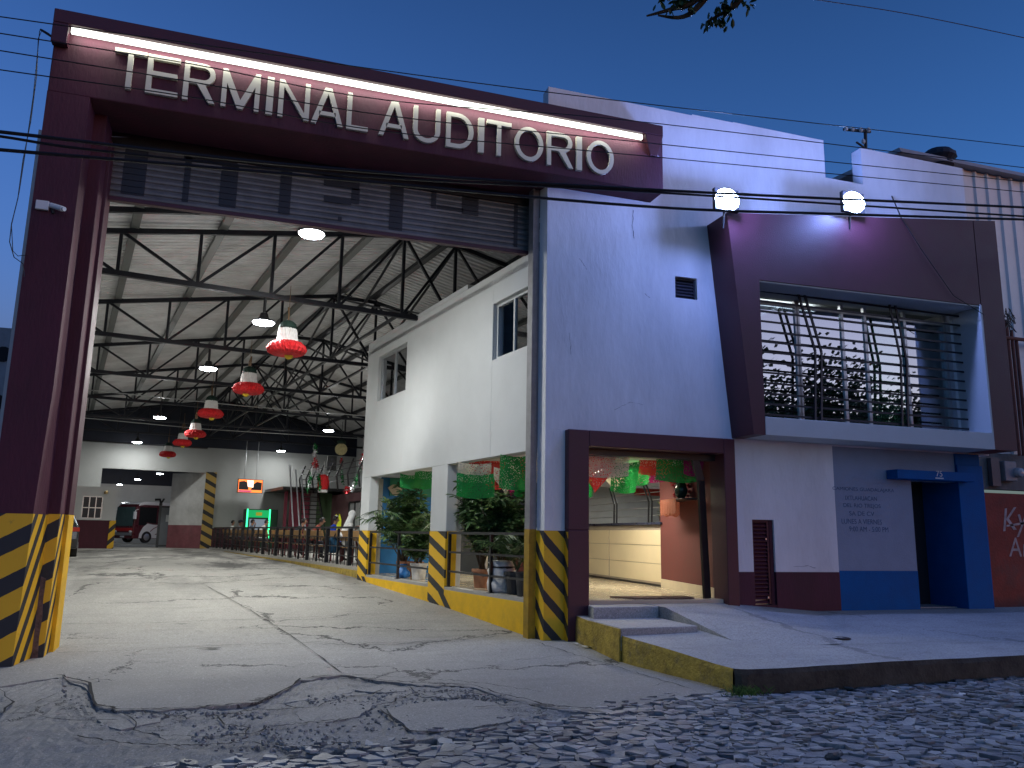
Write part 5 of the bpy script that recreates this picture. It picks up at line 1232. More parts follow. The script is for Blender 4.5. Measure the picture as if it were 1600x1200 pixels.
# steel stair climbing to the landing
stt = thing('steel_stair', 'open tread black steel stair with pale pipe handrails up to the mezzanine', 'stairs', tuple(H(10.6, 38, .66)))
def P_(px, py, t): return onT(px, py, t)
nst = 14; t0, t1 = 36.2, 39.6; zb, zt = .66, 3.62
sL0, sR0 = [hall(*P_(p,830,t0)[:2])[0] for p in (470,514)]; sL1, sR1 = [hall(*P_(p,765,t1)[:2])[0] for p in (473,497)]
for k in range(nst):
    u = (k+1)/nst; t = t0+(t1-t0)*u; z = zb+(zt-zb)*u; a_ = sL0+(sL1-sL0)*u; b_ = sR0+(sR1-sR0)*u
    a = MB(); a.hbox(a_, b_, t, t+.28, z-.04, z); a.build('tread', STEEL2, stt)
for (a_, b_) in ((sL0, sL1), (sR0, sR1)):
    a = MB(); a.bar(H(a_,t0,zb), H(b_,t1+.2,zt), .05, .26); a.build('stringer', STEEL2, stt)
PIPE = mat('pale_pipe', (.55,.57,.62), .35, .1, metal=.5)
for h, ds in ((.55,.30), (.85,.0), (1.05,-.30)):
    a = MB(); a.tube([H(sL0-.05+ds,t0,zb+h), H(sL1-.40+ds,t1,zt+h)], .032, 8); a.build('handrail', PIPE, stt)
mz = thing('mezzanine', 'mezzanine block with bent post railing above a maroon painted wall', 'mezzanine', tuple(H(12.4, 38, .66)))
a = MB(); a.hbox(sL1-.9, 14, t1+.2, 43.9, 3.52, 3.66); a.hbox(12.0, 14, 32, t1+.2, 3.40, 3.60); a.build('landing', STEEL2, mz)
a = MB(); a.hbox(12.05, 12.2, 31.6, 43.9, .66, 3.40); a.build('wall', mat('dusty_maroon_wall', (.20,.10,.11), .85, .15, 1.5), mz)
a = MB(); a.hbox(sL1-.4, sL1-.25, 41.5, 41.6, .66, 3.5); a.hbox(9.9,10.9,41.6,41.7,.66,3.5); a.build('pink_panel', mat('pink_panel', (.34,.07,.11), .8, .1), mz)
a = MB(); a.hbox(10.95,11.25,41.55,41.62,.66,3.5); a.build('white_strip', WHITE2, mz); a = MB(); a.hbox(11.25,12.05,41.6,41.7,.66,3.5); a.build('green_panel', mat('dull_green_panel', (.10,.17,.08), .8, .1), mz)
RP = []
for px, py, t in ((470,766,41.0),(480,766,40.6),(490,766,40.2),(499,766,39.6),(514,766,38.2),(528,764,36.8),(545,762,35.2),(562,760,33.8)):
    q = onT(px, py, t); sq, tq = hall(q.x, q.y); RP.append((sq, tq)); zq = 3.55
    a = MB(); a.bar(H(sq,tq,zq-.1), H(sq-.10,tq,zq+.55), .065); a.bar(H(sq-.10,tq,zq+.55), H(sq+.16,tq,zq+1.25), .065); a.build('railing_post', STEEL2, mz)
for z in (3.85,4.1,4.35,4.6):
    a = MB(); a.tube([H(sq-.04,tq,z) for sq, tq in RP], .016, 6); a.build('railing_rod', STEEL2, mz)
a = MB(); a.hbox(11.95,12.03,34.6,38.2,.66,2.95); gd = a.build('glazed_door', mat('pale_door_glass', (.42,.44,.44), .3, .1), mz)
a = MB()
for t in (34.6,35.5,36.4,37.3,38.2): a.hbox(11.9,11.95,t-.05,t+.05,.66,2.95)
a.hbox(11.9,11.95,34.6,38.2,2.9,2.98); a.build('door_bars', STEEL2, gd)
ys = thing('yellow_sign', 'square yellow sign with brown lettering on the waiting area wall', 'sign', tuple(H(11.9, 33.4, 3.2)))
a = MB(); a.hbox(11.86,11.93,32.6,34.5,2.95,3.62); a.build('board', mat('yellow_sign_board', (.60,.44,.04), .5, .15), ys)
a = MB()
for z in (3.15,3.38): a.hbox(11.85,11.86,32.75,34.3,z,z+.10)
a.build('lettering', mat('brown_letters', (.15,.08,.03), .6, 0), ys)
hv = thing('hanging_vest', 'bright yellow safety vest hanging by the glazed door', 'vest', tuple(H(11.6, 37.6, 1.2)))
a = MB(); pv = [onT(px,py,36.0) for px, py in ((524,812),(526,803),(528.5,808),(531,803),(533.5,812),(532.5,830),(524.5,830))]; a.prism(pv, HAv*.08); a.build('vest', mat('yellow_vest', (.55,.60,.02), .7, .1), hv)
sp = thing('wall_speaker', 'small black loudspeaker box above the mezzanine railing', 'speaker', tuple(onT(518,724,39)))
a = MB(); a.box(-.22,.22,-.2,.2,-.34,.34); a.build('cabinet', STEEL2, sp, local=True, bevel=.02); a = MB(); a.disc((0,-.205,-.1), .15, (0,-1,0)); a.disc((0,-.205,.18), .07, (0,-1,0)); a.build('cone', mat('speaker_cone', (.03,.03,.05), .5, .1), sp, local=True)
# tricolour tinsel garlands
GR = [mat('green_tinsel', (.02,.30,.08), .25, .3, 20, metal=.5), mat('white_tinsel', (.75,.75,.78), .25, .1, 20, metal=.4), mat('red_tinsel', (.55,.02,.03), .25, .3, 20, metal=.5)]
def garland(label, pts, cols, w=.10):
    mb = MB(); r2 = random.Random(len(pts)*7+len(label)); P = [onT(*p) for p in pts]
    nseg = 60
    for k in range(nseg*9):
        u = r2.random()*(len(P)-1.001); i = int(u); p = P[i].lerp(P[i+1], u-i); ci = cols[min(len(cols)-1, int(u/(len(P)-1)*len(cols)))]
        d = Vector((r2.gauss(0,1), r2.gauss(0,1), r2.gauss(0,1))).normalized()*w*r2.uniform(.5,1.2); sd = d.cross(Vector((0,0,1)))
        if sd.length > 0: sd.normalize()
        mb.add([p, p+d+sd*.03, p+d-sd*.03], [(0,1,2)], ci)
    mb.tube(P, .02, 5, 1); return tag(mb.build('tinsel_garland', GR), label, 'garland', 'tinsel garlands over the waiting area')
garland('tall tinsel garland hanging in folds above the stair head', [(494,697,36),(492,706,36),(491,722,36),(487,736,36),(485,748,36),(480,766,36)], (0,1,2,1,0,0), .16)
garland('tinsel garland right of the tall one, ending behind the railing posts', [(494,722,37),(496,735,37),(498,748,37),(500,764,37)], (2,1,0,0), .14)
garland('tinsel garland hanging under the gold medallion', [(533,718,37),(534,730,37),(534,742,37),(536,756,37)], (2,1,0,0), .12)
garland('swooping tinsel garland that curls left beside the white lane wall', [(569,708,34),(564,724,34),(560,740,34),(556,754,34),(548,764,34),(539,766,34)], (2,1,0,0,1,2), .16)
md = thing('gold_medallion', 'round gold paper medallion with a dark green top hanging over the waiting area', 'decoration', tuple(onT(533,702,37)))
a = MB(); a.lathe([(.02,-.05),(.27,-.05),(.285,0),(.27,.05),(.02,.05)], (0,0,0), 40, 0, .02, 20)
a.v = [(x, z, y) for x, y, z in a.v]; a.build('disc', mat('gold_paper', (.38,.32,.15), .5, .3, 10, .4, 30), md, local=True)
a = MB(); a.lathe([(.20,.26),(.22,.34),(.16,.42),(.05,.46)], (0,0,0), 24, 0, .05, 8); a.tube([(0,0,.4),(0,0,1.3)], .012, 5); a.build('top_bow', PAPER_G, md, local=True)
fl_ = thing('red_lantern', 'red and white paper lantern hanging over the mezzanine railing', 'lantern', tuple(onT(505,754,37.5)))
a = MB(); a.lathe([(.08,-.42),(.22,-.3),(.26,0),(.22,.28),(.08,.38)], (0,0,0), 28, 0, .05, 9); a.build('lantern', PAPER_R, fl_, local=True); a = MB(); a.lathe([(.22,-.46),(.20,-.34),(.06,-.3)], (0,0,0), 20, 0, .1, 6); a.tube([(0,0,.36),(0,0,1.0)], .01, 4); a.build('fringe', PAPER_W, fl_, local=True)
# ------------------------------------------------------------------ guard house, gate, coach, car
gh = thing('guard_house', 'small white guard house with maroon base and barred window left of the gate', 'guard house', tuple(H(.5, 43, .5)))
a = MB(); a.hbox(-.8, .62, 42.6, 46, 1.9, 3.42); a.hbox(.62, 1.46, 42.6, 46, 2.98, 3.42); a.hbox(1.46, 2.06, 42.6, 46, 1.9, 3.42); a.hbox(.62,1.46,42.9,46,1.9,2.98); a.build('wall', WHITE2, gh)
a = MB(); a.hbox(-.8, 2.06, 42.59, 46, .3, 1.9); a.build('dado', MAROON, gh); a = MB(); a.hbox(-.8, 2.08, 42.55, 42.6, 1.88, 1.95); a.build('sill', WHITE2, gh)
a = MB(); a.hbox(.62, 1.46, 42.7, 42.72, 1.95, 2.98); wn = a.build('window', mat('guard_dark_glass', (.03,.035,.045), .35, .2, 3, spec=.2), gh)
a = MB()
for s in (.64,.91,1.18,1.44): a.hbox(s-.02, s+.02, 42.64, 42.69, 1.95, 2.98)
for z in (1.97,2.45,2.96): a.hbox(.62, 1.46, 42.64, 42.688, z-.02, z+.02)
a.build('window_bars', ALU, wn)
a = MB(); a.hbox(1.83, 2.09, 42.54, 42.58, .4, 1.88); a.hbox(2.065, 2.10, 42.54, 42.9, .4, 1.88); a.build('striped_corner', stripes('hazard_stripes_hut', tuple(HTv*-1.0+Vector((0,0,1))), .55, .42, 0), gh)
a = MB(); a.lathe([(.09,0),(.09,.10),(.05,.14)], tuple(H(1.55,42.5,3.1)), 12); a.build('wall_lamp', mat('brass_lamp', (.3,.22,.1), .4, .1, metal=.6), gh)
gt = thing('gate_leaf', 'grey sheet metal gate leaf standing open in front of the coach', 'gate', tuple(H(6, 47, .5)))
GTt = 46.8; pa, pb = onT(253,791,GTt), onT(281,856,GTt); g0, g1 = hall(pa.x, pa.y)[0], hall(pb.x, pb.y)[0]; gz1, gz0 = pa.z, pb.z
GREYG = mat('grey_gate_paint', (.15,.17,.19), .5, .12, 2, metal=.1)
a = MB(); a.hbox(g0, g1, GTt, GTt+.04, gz0+.06, gz1); a.build('panel', GREYG, gt)
a = MB(); a.hbox(g0-.12, g0, GTt-.03, GTt+.08, gz0-.05, gz1+.05); a.hbox(g0, g1, GTt-.03, GTt-.005, gz1-.08, gz1); a.hbox(g0, g1, GTt-.03, GTt-.005, gz0+.06, gz0+.14); a.build('gate_frame', mat('dark_gate_frame', (.05,.055,.06), .5, .1), gt)
a = MB(); a.hbox(g0+.25, g0+.55, GTt-.02, GTt-.001, gz0+1.35, gz0+1.7); a.build('notice', WHITE2, gt)
a = MB(); a.hbox(g1-.3, g1-.02, GTt-.02, GTt-.001, gz0+1.45, gz0+1.62); a.build('red_plate', mat('red_plate', (.4,.03,.06), .5, 0), gt)
a = MB(); a.hbox(g1-.28, g1-.02, GTt-.25, GTt-.02, gz0+.05, gz0+.72); fx = a.build('red_bin', mat('dark_red_bin', (.22,.02,.03), .5, .1)); tag(fx, 'dark red box at the foot of the grey gate', 'box')
a = MB(); tp = H(g0-.06, GTt, gz1+.05); a.box(-.07,.07,-.1,.1,0,.1,0,Matrix.Translation(tp)); a.tube([tp+Vector((0,0,.08)), tp+Vector((-.05,-.1,.3)), tp+Vector((-.3,-.12,.28))], .06, 8); a.tube([tp+Vector((0,0,.1)), tp+Vector((.15,-.1,.34))], .05, 8); tag(a.build('gate_floodlight', STEEL2), 'small dark floodlight on top of the grey gate post', 'lamp')

def coach():
    bt = 74.0; pc = onT(206, 849, bt); sc, tc_ = hall(pc.x, pc.y)                     # front corner nearest to us
    zg = pc.z+.02; yaw = R(57)                                             # heading turned left of the lane
    root = thing('coach_bus', 'white roofed maroon coach with a white swoosh parked in the yard beyond the gate', 'bus', tuple(pc), AH-math.pi/2-yaw+0)
    root.location.z = zg
    # local frame: x forward, y to the coach's left; nearest front corner at origin is the front-left corner as we look
    L_, W_, Hh = 12.0, 2.5, 3.42
    def prof(x0, x1, z0, z1, mi, mb, y0=0, y1=-W_): mb.box(min(x0,x1), max(x0,x1), min(y0,y1), max(y0,y1), z0, z1, mi)
    MRN = mat('coach_maroon', (.085,.016,.022), .3, .1, 2, coat=.5); WHT = mat('coach_white', (.70,.70,.70), .35, .05, 2, coat=.3); GLS = mat('coach_dark_glass', (.015,.016,.018), .08, .1); 
    s_ = 1
    def B(ys): return ys
    a = MB()
    out = [(0,.36),(.02,1.1),(-.16,2.9),(-.42,3.22),(-.9,3.32),(-11.6,3.32),(-11.95,3.0),(-12,.36)]
    a.prism([(x,0,z) for x, z in out], (0,W_*SGN,0)); a.build('body', MRN, root, local=True, bevel=.05)
    a = MB(); rf = [(-.30,3.02),(-.45,3.30),(-.92,3.40),(-11.5,3.40),(-11.8,3.2),(-11.7,3.13),(-.9,3.13)]
    a.prism([(x,-.02*SGN,z) for x, z in rf], (0,(W_+.04)*SGN,0)); a.build('roof', WHT, root, local=True, bevel=.04)
    a = MB(); a.prism([(.035,.12*SGN,1.38),(.015,.12*SGN,1.38),(-.10,.12*SGN,2.92),(-.08,.12*SGN,2.94)], (0,(W_-.24)*SGN,0)); a.build('windscreen', mat('coach_windscreen', (.05,.09,.09), .06, .2, 1), root, local=True)
    for k in range(6):
        x1 = -.45-k*1.85; a = MB(); a.box(x1-1.68, x1, min(0,-.010*SGN), max(0,-.010*SGN), 1.45, 2.95); a.build('side_window', GLS, root, local=True)
    # swoosh on the side, wheel arch
    a = MB(); sw = [(-.55,.40),(-.6,.75),(-.9,1.30),(-1.3,1.62),(-1.8,1.52),(-2.4,1.5),(-2.8,1.75),(-3.2,2.3),(-9,2.3),(-9,.40)]
    a.prism([(x,-.004*SGN,z) for x, z in sw], (0,-.012*SGN,0)); a.build('white_swoosh', WHT, root, local=True)
    a = MB()
    for pts in ([(-1.6,.95),(-1.9,1.2),(-2.3,1.38)], [(-2.1,.70),(-2.7,.92),(-3.4,.92),(-4.5,.85)], [(-1.2,1.66),(-1.8,1.57),(-2.4,1.56),(-2.85,1.85),(-3.15,2.25)]): a.tube([(x,-.02*SGN,z) for x, z in pts], .035, 5)
    a.build('swoosh_line', mat('maroon_line', (.16,.05,.06), .4, 0), root, local=True)
    for x in (-1.30, -8.6):
        for y in (.02, W_-.30):
            w = MB(); n = 20; w.v = []; q = MB(); q.lathe([(.30,-.0),(.47,0),(.49,.05),(.49,.25),(.47,.28),(.2,.28)], (0,0,0), 24); w.add([(x+px, (y+pz)*SGN if y > 1 else (pz-.03)*SGN, .49+py) for px, py, pz in q.v], q.f); t_ = w.build('wheel', mat('tyre_rubber', (.02,.02,.02), .85, .2), root, local=True)
            q = MB(); q.lathe([(.05,-.02),(.12,-.02),(.28,.01),(.30,.03)], (0,0,0), 20); w = MB(); w.add([(x+px, ((y if y > 1 else -.03)+pz-.01)*SGN, .49+py) for px, py, pz in q.v], q.f); w.build('rim', ALU, t_, local=True)
    a = MB(); a.box(.0, .05, min(.1*SGN,(W_-.1)*SGN), max(.1*SGN,(W_-.1)*SGN), .95, 1.22); a.build('red_stripe', mat('red_band', (.40,.02,.02), .35, 0), root, local=True)
    a = MB(); a.box(.0, .06, min(.15*SGN,(W_-.15)*SGN), max(.15*SGN,(W_-.15)*SGN), .62, .84); a.build('grille', ALU, root, local=True)
    for y in (.30, W_-.30):
        a = MB(); a.ball((.03, y*SGN, .93), .07, .20, .11, 12, 8); a.build('headlight', mat('headlight_glass', (.75,.75,.72), .1, 0), root, local=True)
    a = MB(); a.box(.04, .07, min(1.0*SGN,1.5*SGN), max(1.0*SGN,1.5*SGN), .45, .58); a.build('number_plate', WHITE2, root, local=True)
    for y in (-.18, W_+.18):
        a = MB(); a.tube([(-.25,y*SGN*.6+ (0 if y < 0 else W_*.4*SGN),2.75),(.10,y*SGN,2.65),(.12,y*SGN,2.45)], .03, 6); a.box(.02,.20,min((y-.1)*SGN,(y+.1)*SGN),max((y-.1)*SGN,(y+.1)*SGN),1.95,2.55); a.build('mirror', WHT, root, local=True, bevel=.03)
SGN = -1
coach()
def car():
    t = 31.0; pr = onT(121, 850, t); s, tt = hall(pr.x, pr.y)
    z = G(pr.x, pr.y); root = thing('parked_car', 'dark grey hatchback, only its rear corner showing past the striped portal leg', 'car', tuple(H(s-.86, t, z)), AH)
    PAINT = mat('grey_car_paint', (.075,.09,.105), .3, .08, 2, metal=.5, coat=.6)
    W_ = .86; prof = [(0,.30,.78),(.05,.42,.84),(-.02,.70,.86),(.0,.95,.85),(.12,1.05,.82),(.50,1.42,.66),(.80,1.50,.62)]
    a = MB(); L_ = 4.1
    side = [(.02,.28),(-.02,.55),(0,.92),(.12,1.0),(.48,1.40),(.85,1.49),(2.2,1.50),(3.0,1.02),(4.0,.85),(4.1,.5),(4.05,.28)]
    n = len(side); half = lambda z_: W_*(1 if z_ < .95 else 1-.26*(z_-.95)/.55)
    vs = [(-half(z_), y, z_) for y, z_ in side]+[(half(z_), y, z_) for y, z_ in side]
    a.add(vs, [tuple(range(n)), tuple(range(2*n-1, n-1, -1))]+[(i, n+i, n+(i+1) % n, (i+1) % n) for i in range(n)]); a.build('body', PAINT, root, local=True, bevel=.05)
    a = MB(); a.add([(-.58,.145,1.03),(.58,.145,1.03),(.52,.475,1.385),(-.52,.475,1.385)], [(0,1,2,3)]); a.v = [(x, y-.02, z_+.01) for x, y, z_ in a.v]; a.build('rear_window', mat('car_glass', (.02,.022,.025), .06, 0), root, local=True)
    for sg in (1, -1):
        a = MB(); a.add([(sg*.845,.55,.98),(sg*.845,2.6,1.0),(sg*.66,2.15,1.44),(sg*.66,.95,1.44)], [(0,1,2,3)]); a.v = [(x+sg*.012, y, z_) for x, y, z_ in a.v]; a.build('side_window', mat('car_glass', (.02,.022,.025), .06, 0), root, local=True)
        a = MB(); a.box(min(sg*.62,sg*.88), max(sg*.62,sg*.88), -.035, .20, .84, .98); a.build('tail_light', mat('red_tail_lens', (.45,.03,.03), .15, .1), root, local=True, bevel=.02)
        for y in (.72, 3.25):
            q = MB(); q.lathe([(.12,0),(.30,0),(.315,.04),(.315,.19),(.29,.21)], (0,0,0), 22); w = MB(); w.add([(sg*(.88-pz), y+px, .315+py) for px, py, pz in q.v], q.f); t_ = w.build('wheel', mat('tyre_rubber', (.02,.02,.02), .85, .2), root, local=True)
            q = MB(); q.lathe([(.04,-.012),(.17,-.005),(.19,.01)], (0,0,0), 18); w = MB(); w.add([(sg*(.885-pz), y+px, .315+py) for px, py, pz in q.v], q.f); w.build('rim', ALU, t_, local=True)
    a = MB(); a.box(-.84,.84,-.07,.05,.30,.60); a.build('bumper', mat('black_bumper', (.03,.032,.035), .6, .1), root, local=True, bevel=.03)
    a = MB(); a.box(-.2,.2,-.085,-.07,.42,.53); a.build('number_plate', WHITE2, root, local=True)
    a = MB(); a.bar((.60,.30,1.26),(.84,.10,1.0),.02); a.build('pillar_trim', STEEL2, root, local=True)
car()

# ------------------------------------------------------------------ next building, roof clutter
NB = thing('corrugated_warehouse', 'pale ribbed sheet warehouse next door beyond the blue pillar', 'building', (22, 14.5, 0))
a = MB(); YW = 14.4; xs_ = []; x = 14.6
while x < 34: xs_ += [(x,0),(x+.26,0),(x+.30,-.05),(x+.36,-.05)]; x += .40
ZT = 10.72
vs = []
for x, d in xs_: vs += [(x, YW+d, 3.6), (x, YW+d, ZT)]
a.add(vs, [(2*i, 2*i+2, 2*i+3, 2*i+1) for i in range(len(xs_)-1)]); a.build('ribbed_wall', mat('pale_ribbed_sheet', (.60,.60,.62), .5, .08, 2, metal=.1), NB)
a = MB(); a.prism([(14.4,YW-.25,ZT),(14.4,YW-.2,ZT+.12),(14.4,YW+9,ZT+1.0),(14.4,YW+9,ZT+.9)], (20,0,0)); a.build('roof', mat('grey_roof_sheet', (.30,.31,.34), .5, .1), NB)
a = MB(); a.box(15.2, 34, YW-.02, YW+.2, 2.75, 3.6); a.build('concrete_band', mat('grimy_concrete', (.16,.15,.14), .9, .3, 3, .5, 20, dirt=.6), NB)
a = MB(); a.box(15.2, 34, YW-.06, YW+.2, .0, 2.66); gw = a.build('orange_wall', mat('peeling_orange_wall', (.24,.055,.04), .85, .25, 2, .6, 20, dirt=.7, dirtcol=(.10,.09,.08)), NB)
a = MB(); pk = onY(1566, 832, YW-.07); text_on_wall(a, 'Kyu', pk.x, pk.x+1.05, pk.z-.15, pk.z+.55, YW-.066, 0, .12, .15); pk = onY(1577, 866, YW-.07); text_on_wall(a, 'Ar', pk.x, pk.x+.62, pk.z-.05, pk.z+.38, YW-.066, 0, 0, .05)
a.add([(pk.x+.0,YW-.066,pk.z+.62),(pk.x+.8,YW-.066,pk.z+.72),(pk.x+.8,YW-.066,pk.z+.78),(pk.x,YW-.066,pk.z+.66)], [(0,1,2,3)]); a.build('graffiti', mat('pale_graffiti_paint', (.36,.33,.34), .7, .4, 6), gw)
pm = onY(1578, 737, YW-.15); em = thing('electric_meter', 'round glass electric meter and grey box above the orange graffiti wall', 'meter', tuple(pm))
a = MB(); a.box(-.20,.16,-.05,.12,-.22,.24); a.build('box', mat('grey_meter_box', (.22,.23,.25), .5, .2, 5), em, local=True, bevel=.015)
a = MB(); q = MB(); q.lathe([(.11,0),(.115,.05),(.10,.11),(.05,.13),(.002,.135)], (0,0,0), 20); a.add([(px+.16, -.05-pz, py-.02) for px, py, pz in q.v], q.f); a.build('dial', mat('meter_glass', (.35,.38,.40), .1, .1), em, local=True)
a = MB(); a.box(-.55,-.30,0,.1,-.35,.3); a.build('fuse_box', mat('dark_fuse_box', (.06,.07,.09), .5, .2), em, local=True)
pp = thing('conduit_pipes', 'rusty red conduit pipes with tangled cables running up beside the ribbed warehouse wall', 'pipe', tuple(onY(1585,600,14.1)))
a = MB(); RUST = mat('rust_red_pipe', (.17,.055,.04), .7, .3, 6)
for px in (1578, 1586, 1594): q0, q1 = onY(px-6, 500+2*(px-1578), 14.15), onY(px+14, 712, 14.15); a.tube([(q0.x,14.15,q0.z),(q0.x,14.15,q1.z)], .04, 8)
q0, q1 = onY(1568,527,14.1), onY(1640,527,14.1); a.tube([(q0.x,14.1,q0.z),(q0.x+2.5,14.1,q0.z)], .045, 8); a.build('pipe', RUST, pp)
a = MB(); c0 = onY(1577,502,14.1)
for k in range(5): a.tube([c0+Vector((rnd.uniform(-.2,.2), 0, rnd.uniform(-.3,.4))) for _ in range(6)], .012, 5)
a.build('cable_tangle', STEEL2, pp)
vn = thing('roof_ventilator', 'dark curled roof vent at the parapet end by the ribbed warehouse', 'roof vent', tuple(onY(1466,250,14.5)))
a = MB(); q = MB(); q.lathe([(.32,-.22),(.36,-.16),(.30,-.1),(.42,.02),(.40,.12),(.30,.22),(.12,.27)], (0,0,0), 18, 0, .02, 5); a.add(q.v, q.f); a.build('hood', NAVY, vn, local=True); a = MB(); a.box(.30,.38,-.1,.0,-.30,.16); a.build('upstand', WHITE2, vn, local=True)
# service mast on the roof
PM = Vector((11.0, 12.6, 8.3)); pmst = onY(1351, 270, 12.6); pt_ = onY(1352, 203, 12.6)
ms = thing('service_mast', 'thin roof mast with crossarm and insulators behind the parapet notch', 'mast', tuple(pmst-Vector((0,0,.6))))
a = MB(); a.tube([pmst-Vector((0,0,.9)), pt_], .035, 8); a.build('pole', STEEL2, ms)
a = MB(); e0, e1 = onY(1318,202,12.6), onY(1360,206,12.6); a.bar(e0, e1, .04, .05); e2, e3 = onY(1338,222,12.6), onY(1364,240,12.6); a.bar(e2, e3, .03); a.bar(onY(1340,272,12.6), onY(1358,238,12.6), .025); a.bar(onY(1364,272,12.6), onY(1358,238,12.6), .025); a.build('crossarm', STEEL2, ms)
a = MB()
for px, py in ((1322,202),(1332,203),(1345,204),(1357,204),(1349,222),(1360,238),(1366,240)): a.ball(onY(px,py-1,12.55), .04, .04, .06, 8, 6)
a.build('insulator', mat('porcelain', (.55,.57,.60), .2, .1), ms)
a = MB(); a.tube([onY(1362,240,12.5), onY(1384,285,12.0), onY(1408,340,10.95)], .012, 5); a.tube([onY(1408,340,10.93), onY(1440,390,10.9), onY(1490,462,10.9), onY(1538,492,10.9)], .007, 5); tag(a.build('mast_cable', STEEL2), 'slack cable dropping from the roof mast across the maroon box', 'cable')
# white gable wall behind, next to the parapet
# ------------------------------------------------------------------ blue-white floodlights over the window box
def flood(name, px, py, label, Y=10.80):
    p = onY(px, py, Y); r = thing(name, label, 'floodlight', tuple(p), 0, 'floodlights over the window box')
    a = MB(); a.box(-.23,.23,.0,.08,-.19,.19); a.build('housing', STEEL2, r, local=True, bevel=.01)
    a = MB(); a.lathe([(.225,0),(.225,.012),(.16,.02),(.001,.024)], (0,0,0), 24); a.v = [(x, -.001-z, y*.84) for x, y, z in a.v]; a.build('lens', emissive('floodlight_lens', (.5,.66,1.0), 160), r, local=True)
    a = MB(); a.tube([(-.16,.03,0),(-.16,.10,-.16),(.16,.10,-.16),(.16,.03,0)], .012, 6); a.tube([(0,.10,-.16),(0,.14,-.45)], .018, 6); a.build('bracket', STEEL2, r, local=True)
    lamp('flood_light', 'POINT', tuple(p+Vector((0,-.12,0))), FLOOD_W, (.24,.36,1.0), .12)
    return r
flood('floodlight', 1136, 312, 'blinding blue white floodlight over the left corner of the maroon window box')
flood('floodlight', 1334, 316, 'blinding blue white floodlight over the middle of the maroon window box')
# LED strip under the cornice: real lamp light along the strip
lamp('strip_light', 'AREA', (1.62, 11.01, 7.955), STRIP_W, (.96,1,.90), 8.4, (0,.45,-1), size_y=.03)

# ------------------------------------------------------------------ small fittings on the left leg, hanging wire, cables
cm = thing('security_camera', 'white bullet security camera on the left portal leg', 'camera', tuple(onY(88,325,11.1)))
a = MB(); a.tube([(-.06,-.02,.02),(.10,-.14,-.05)], .035, 12); a.tube([(.10,-.14,-.05),(.13,-.165,-.06)], .028, 10); a.build('barrel', mat('white_plastic', (.62,.62,.62), .4, .05), cm, local=True); a = MB(); a.tube([(-.05,.0,-.02),(-.03,.0,-.07),(-.03,.02,-.07)], .02, 6); a.build('bracket', STEEL2, cm, local=True)
jb = onY(67,322,11.1); a = MB(); a.box(-.075,.075,-.05,.0,-.06,.06); o = a.build('junction_box', mat('white_plastic', (.62,.62,.62), .4, .05), None, bevel=.008); o.location = jb; tag(o, 'small grey white junction box beside the security camera', 'junction box')
hw = thing('hanging_wire', 'thin loose wire dangling off the left edge of the portal', 'wire', tuple(onY(60,45,11.0)))
a = MB(); a.tube([onY(x,y,11.0) for x, y in ((88,62),(76,52),(66,46),(60,60),(57,120),(48,190),(36,250),(28,310),(18,350),(15,378),(22,402),(36,412),(38,432))], .006, 5); a.tube([onY(x,y,11.02) for x, y in ((62,48),(52,150),(40,235),(30,300),(18,352),(20,392),(28,400),(44,398))], .005, 5); a.tube([onY(88,62,11), onY(63,46,11)], .014, 6); a.build('wire', STEEL2, hw)
wires = [('thick black overhead cable, uppermost of the bundle crossing the portal', [(0,206),(500,262),(1030,297),(1600,324)], .019, 9.0), ('black overhead cable twisting under the uppermost of the bundle', [(0,213),(160,236),(560,275),(1030,301),(1600,338)], .015, 9.02), ('black overhead cable, lowest of the bundle crossing the portal', [(0,234),(400,268),(1000,322),(1300,334),(1600,343)], .019, 9.06),
         ('thin overhead wire over the top of the portal cornice', [(0,26),(300,68),(897,149),(1600,229)], .006, 8.6), ('thin overhead wire crossing the tops of the sign letters', [(0,52),(300,100),(600,156),(1000,190),(1600,262)], .006, 8.5), ('thin overhead wire crossing the middle of the sign letters', [(0,79),(300,128),(600,180),(1000,222),(1600,284)], .006, 8.5), ('thin overhead wire crossing the feet of the sign letters', [(0,109),(300,152),(600,205),(1000,243),(1600,300)], .006, 8.5), ('thin wire alone high in the sky at the top right corner', [(1265,-2),(1420,22),(1600,59),(1700,82)], .007, 9.5)]
def smooth(P, n=8):
    out = []
    for i in range(len(P)-1):
        p0, p1, p2, p3 = P[max(i-1,0)], P[i], P[i+1], P[min(i+2, len(P)-1)]
        for k in range(n):
            t = k/n; out.append(.5*((2*p1)+(p2-p0)*t+(2*p0-5*p1+4*p2-p3)*t*t+(3*p1-p0-3*p2+p3)*t**3))
    return out+[P[-1]]
for lb, pts, r, Y in wires:
    P = [onY(x, y, Y) for x, y in pts]
    P = [P[0]+(P[0]-P[1])*1.2] + P + [P[-1]+(P[-1]-P[-2])*1.2]
    mb = MB(); mb.tube(smooth(P), r, 6); tag(mb.build('overhead_cable', STEEL2), lb, 'cable', 'overhead cables')
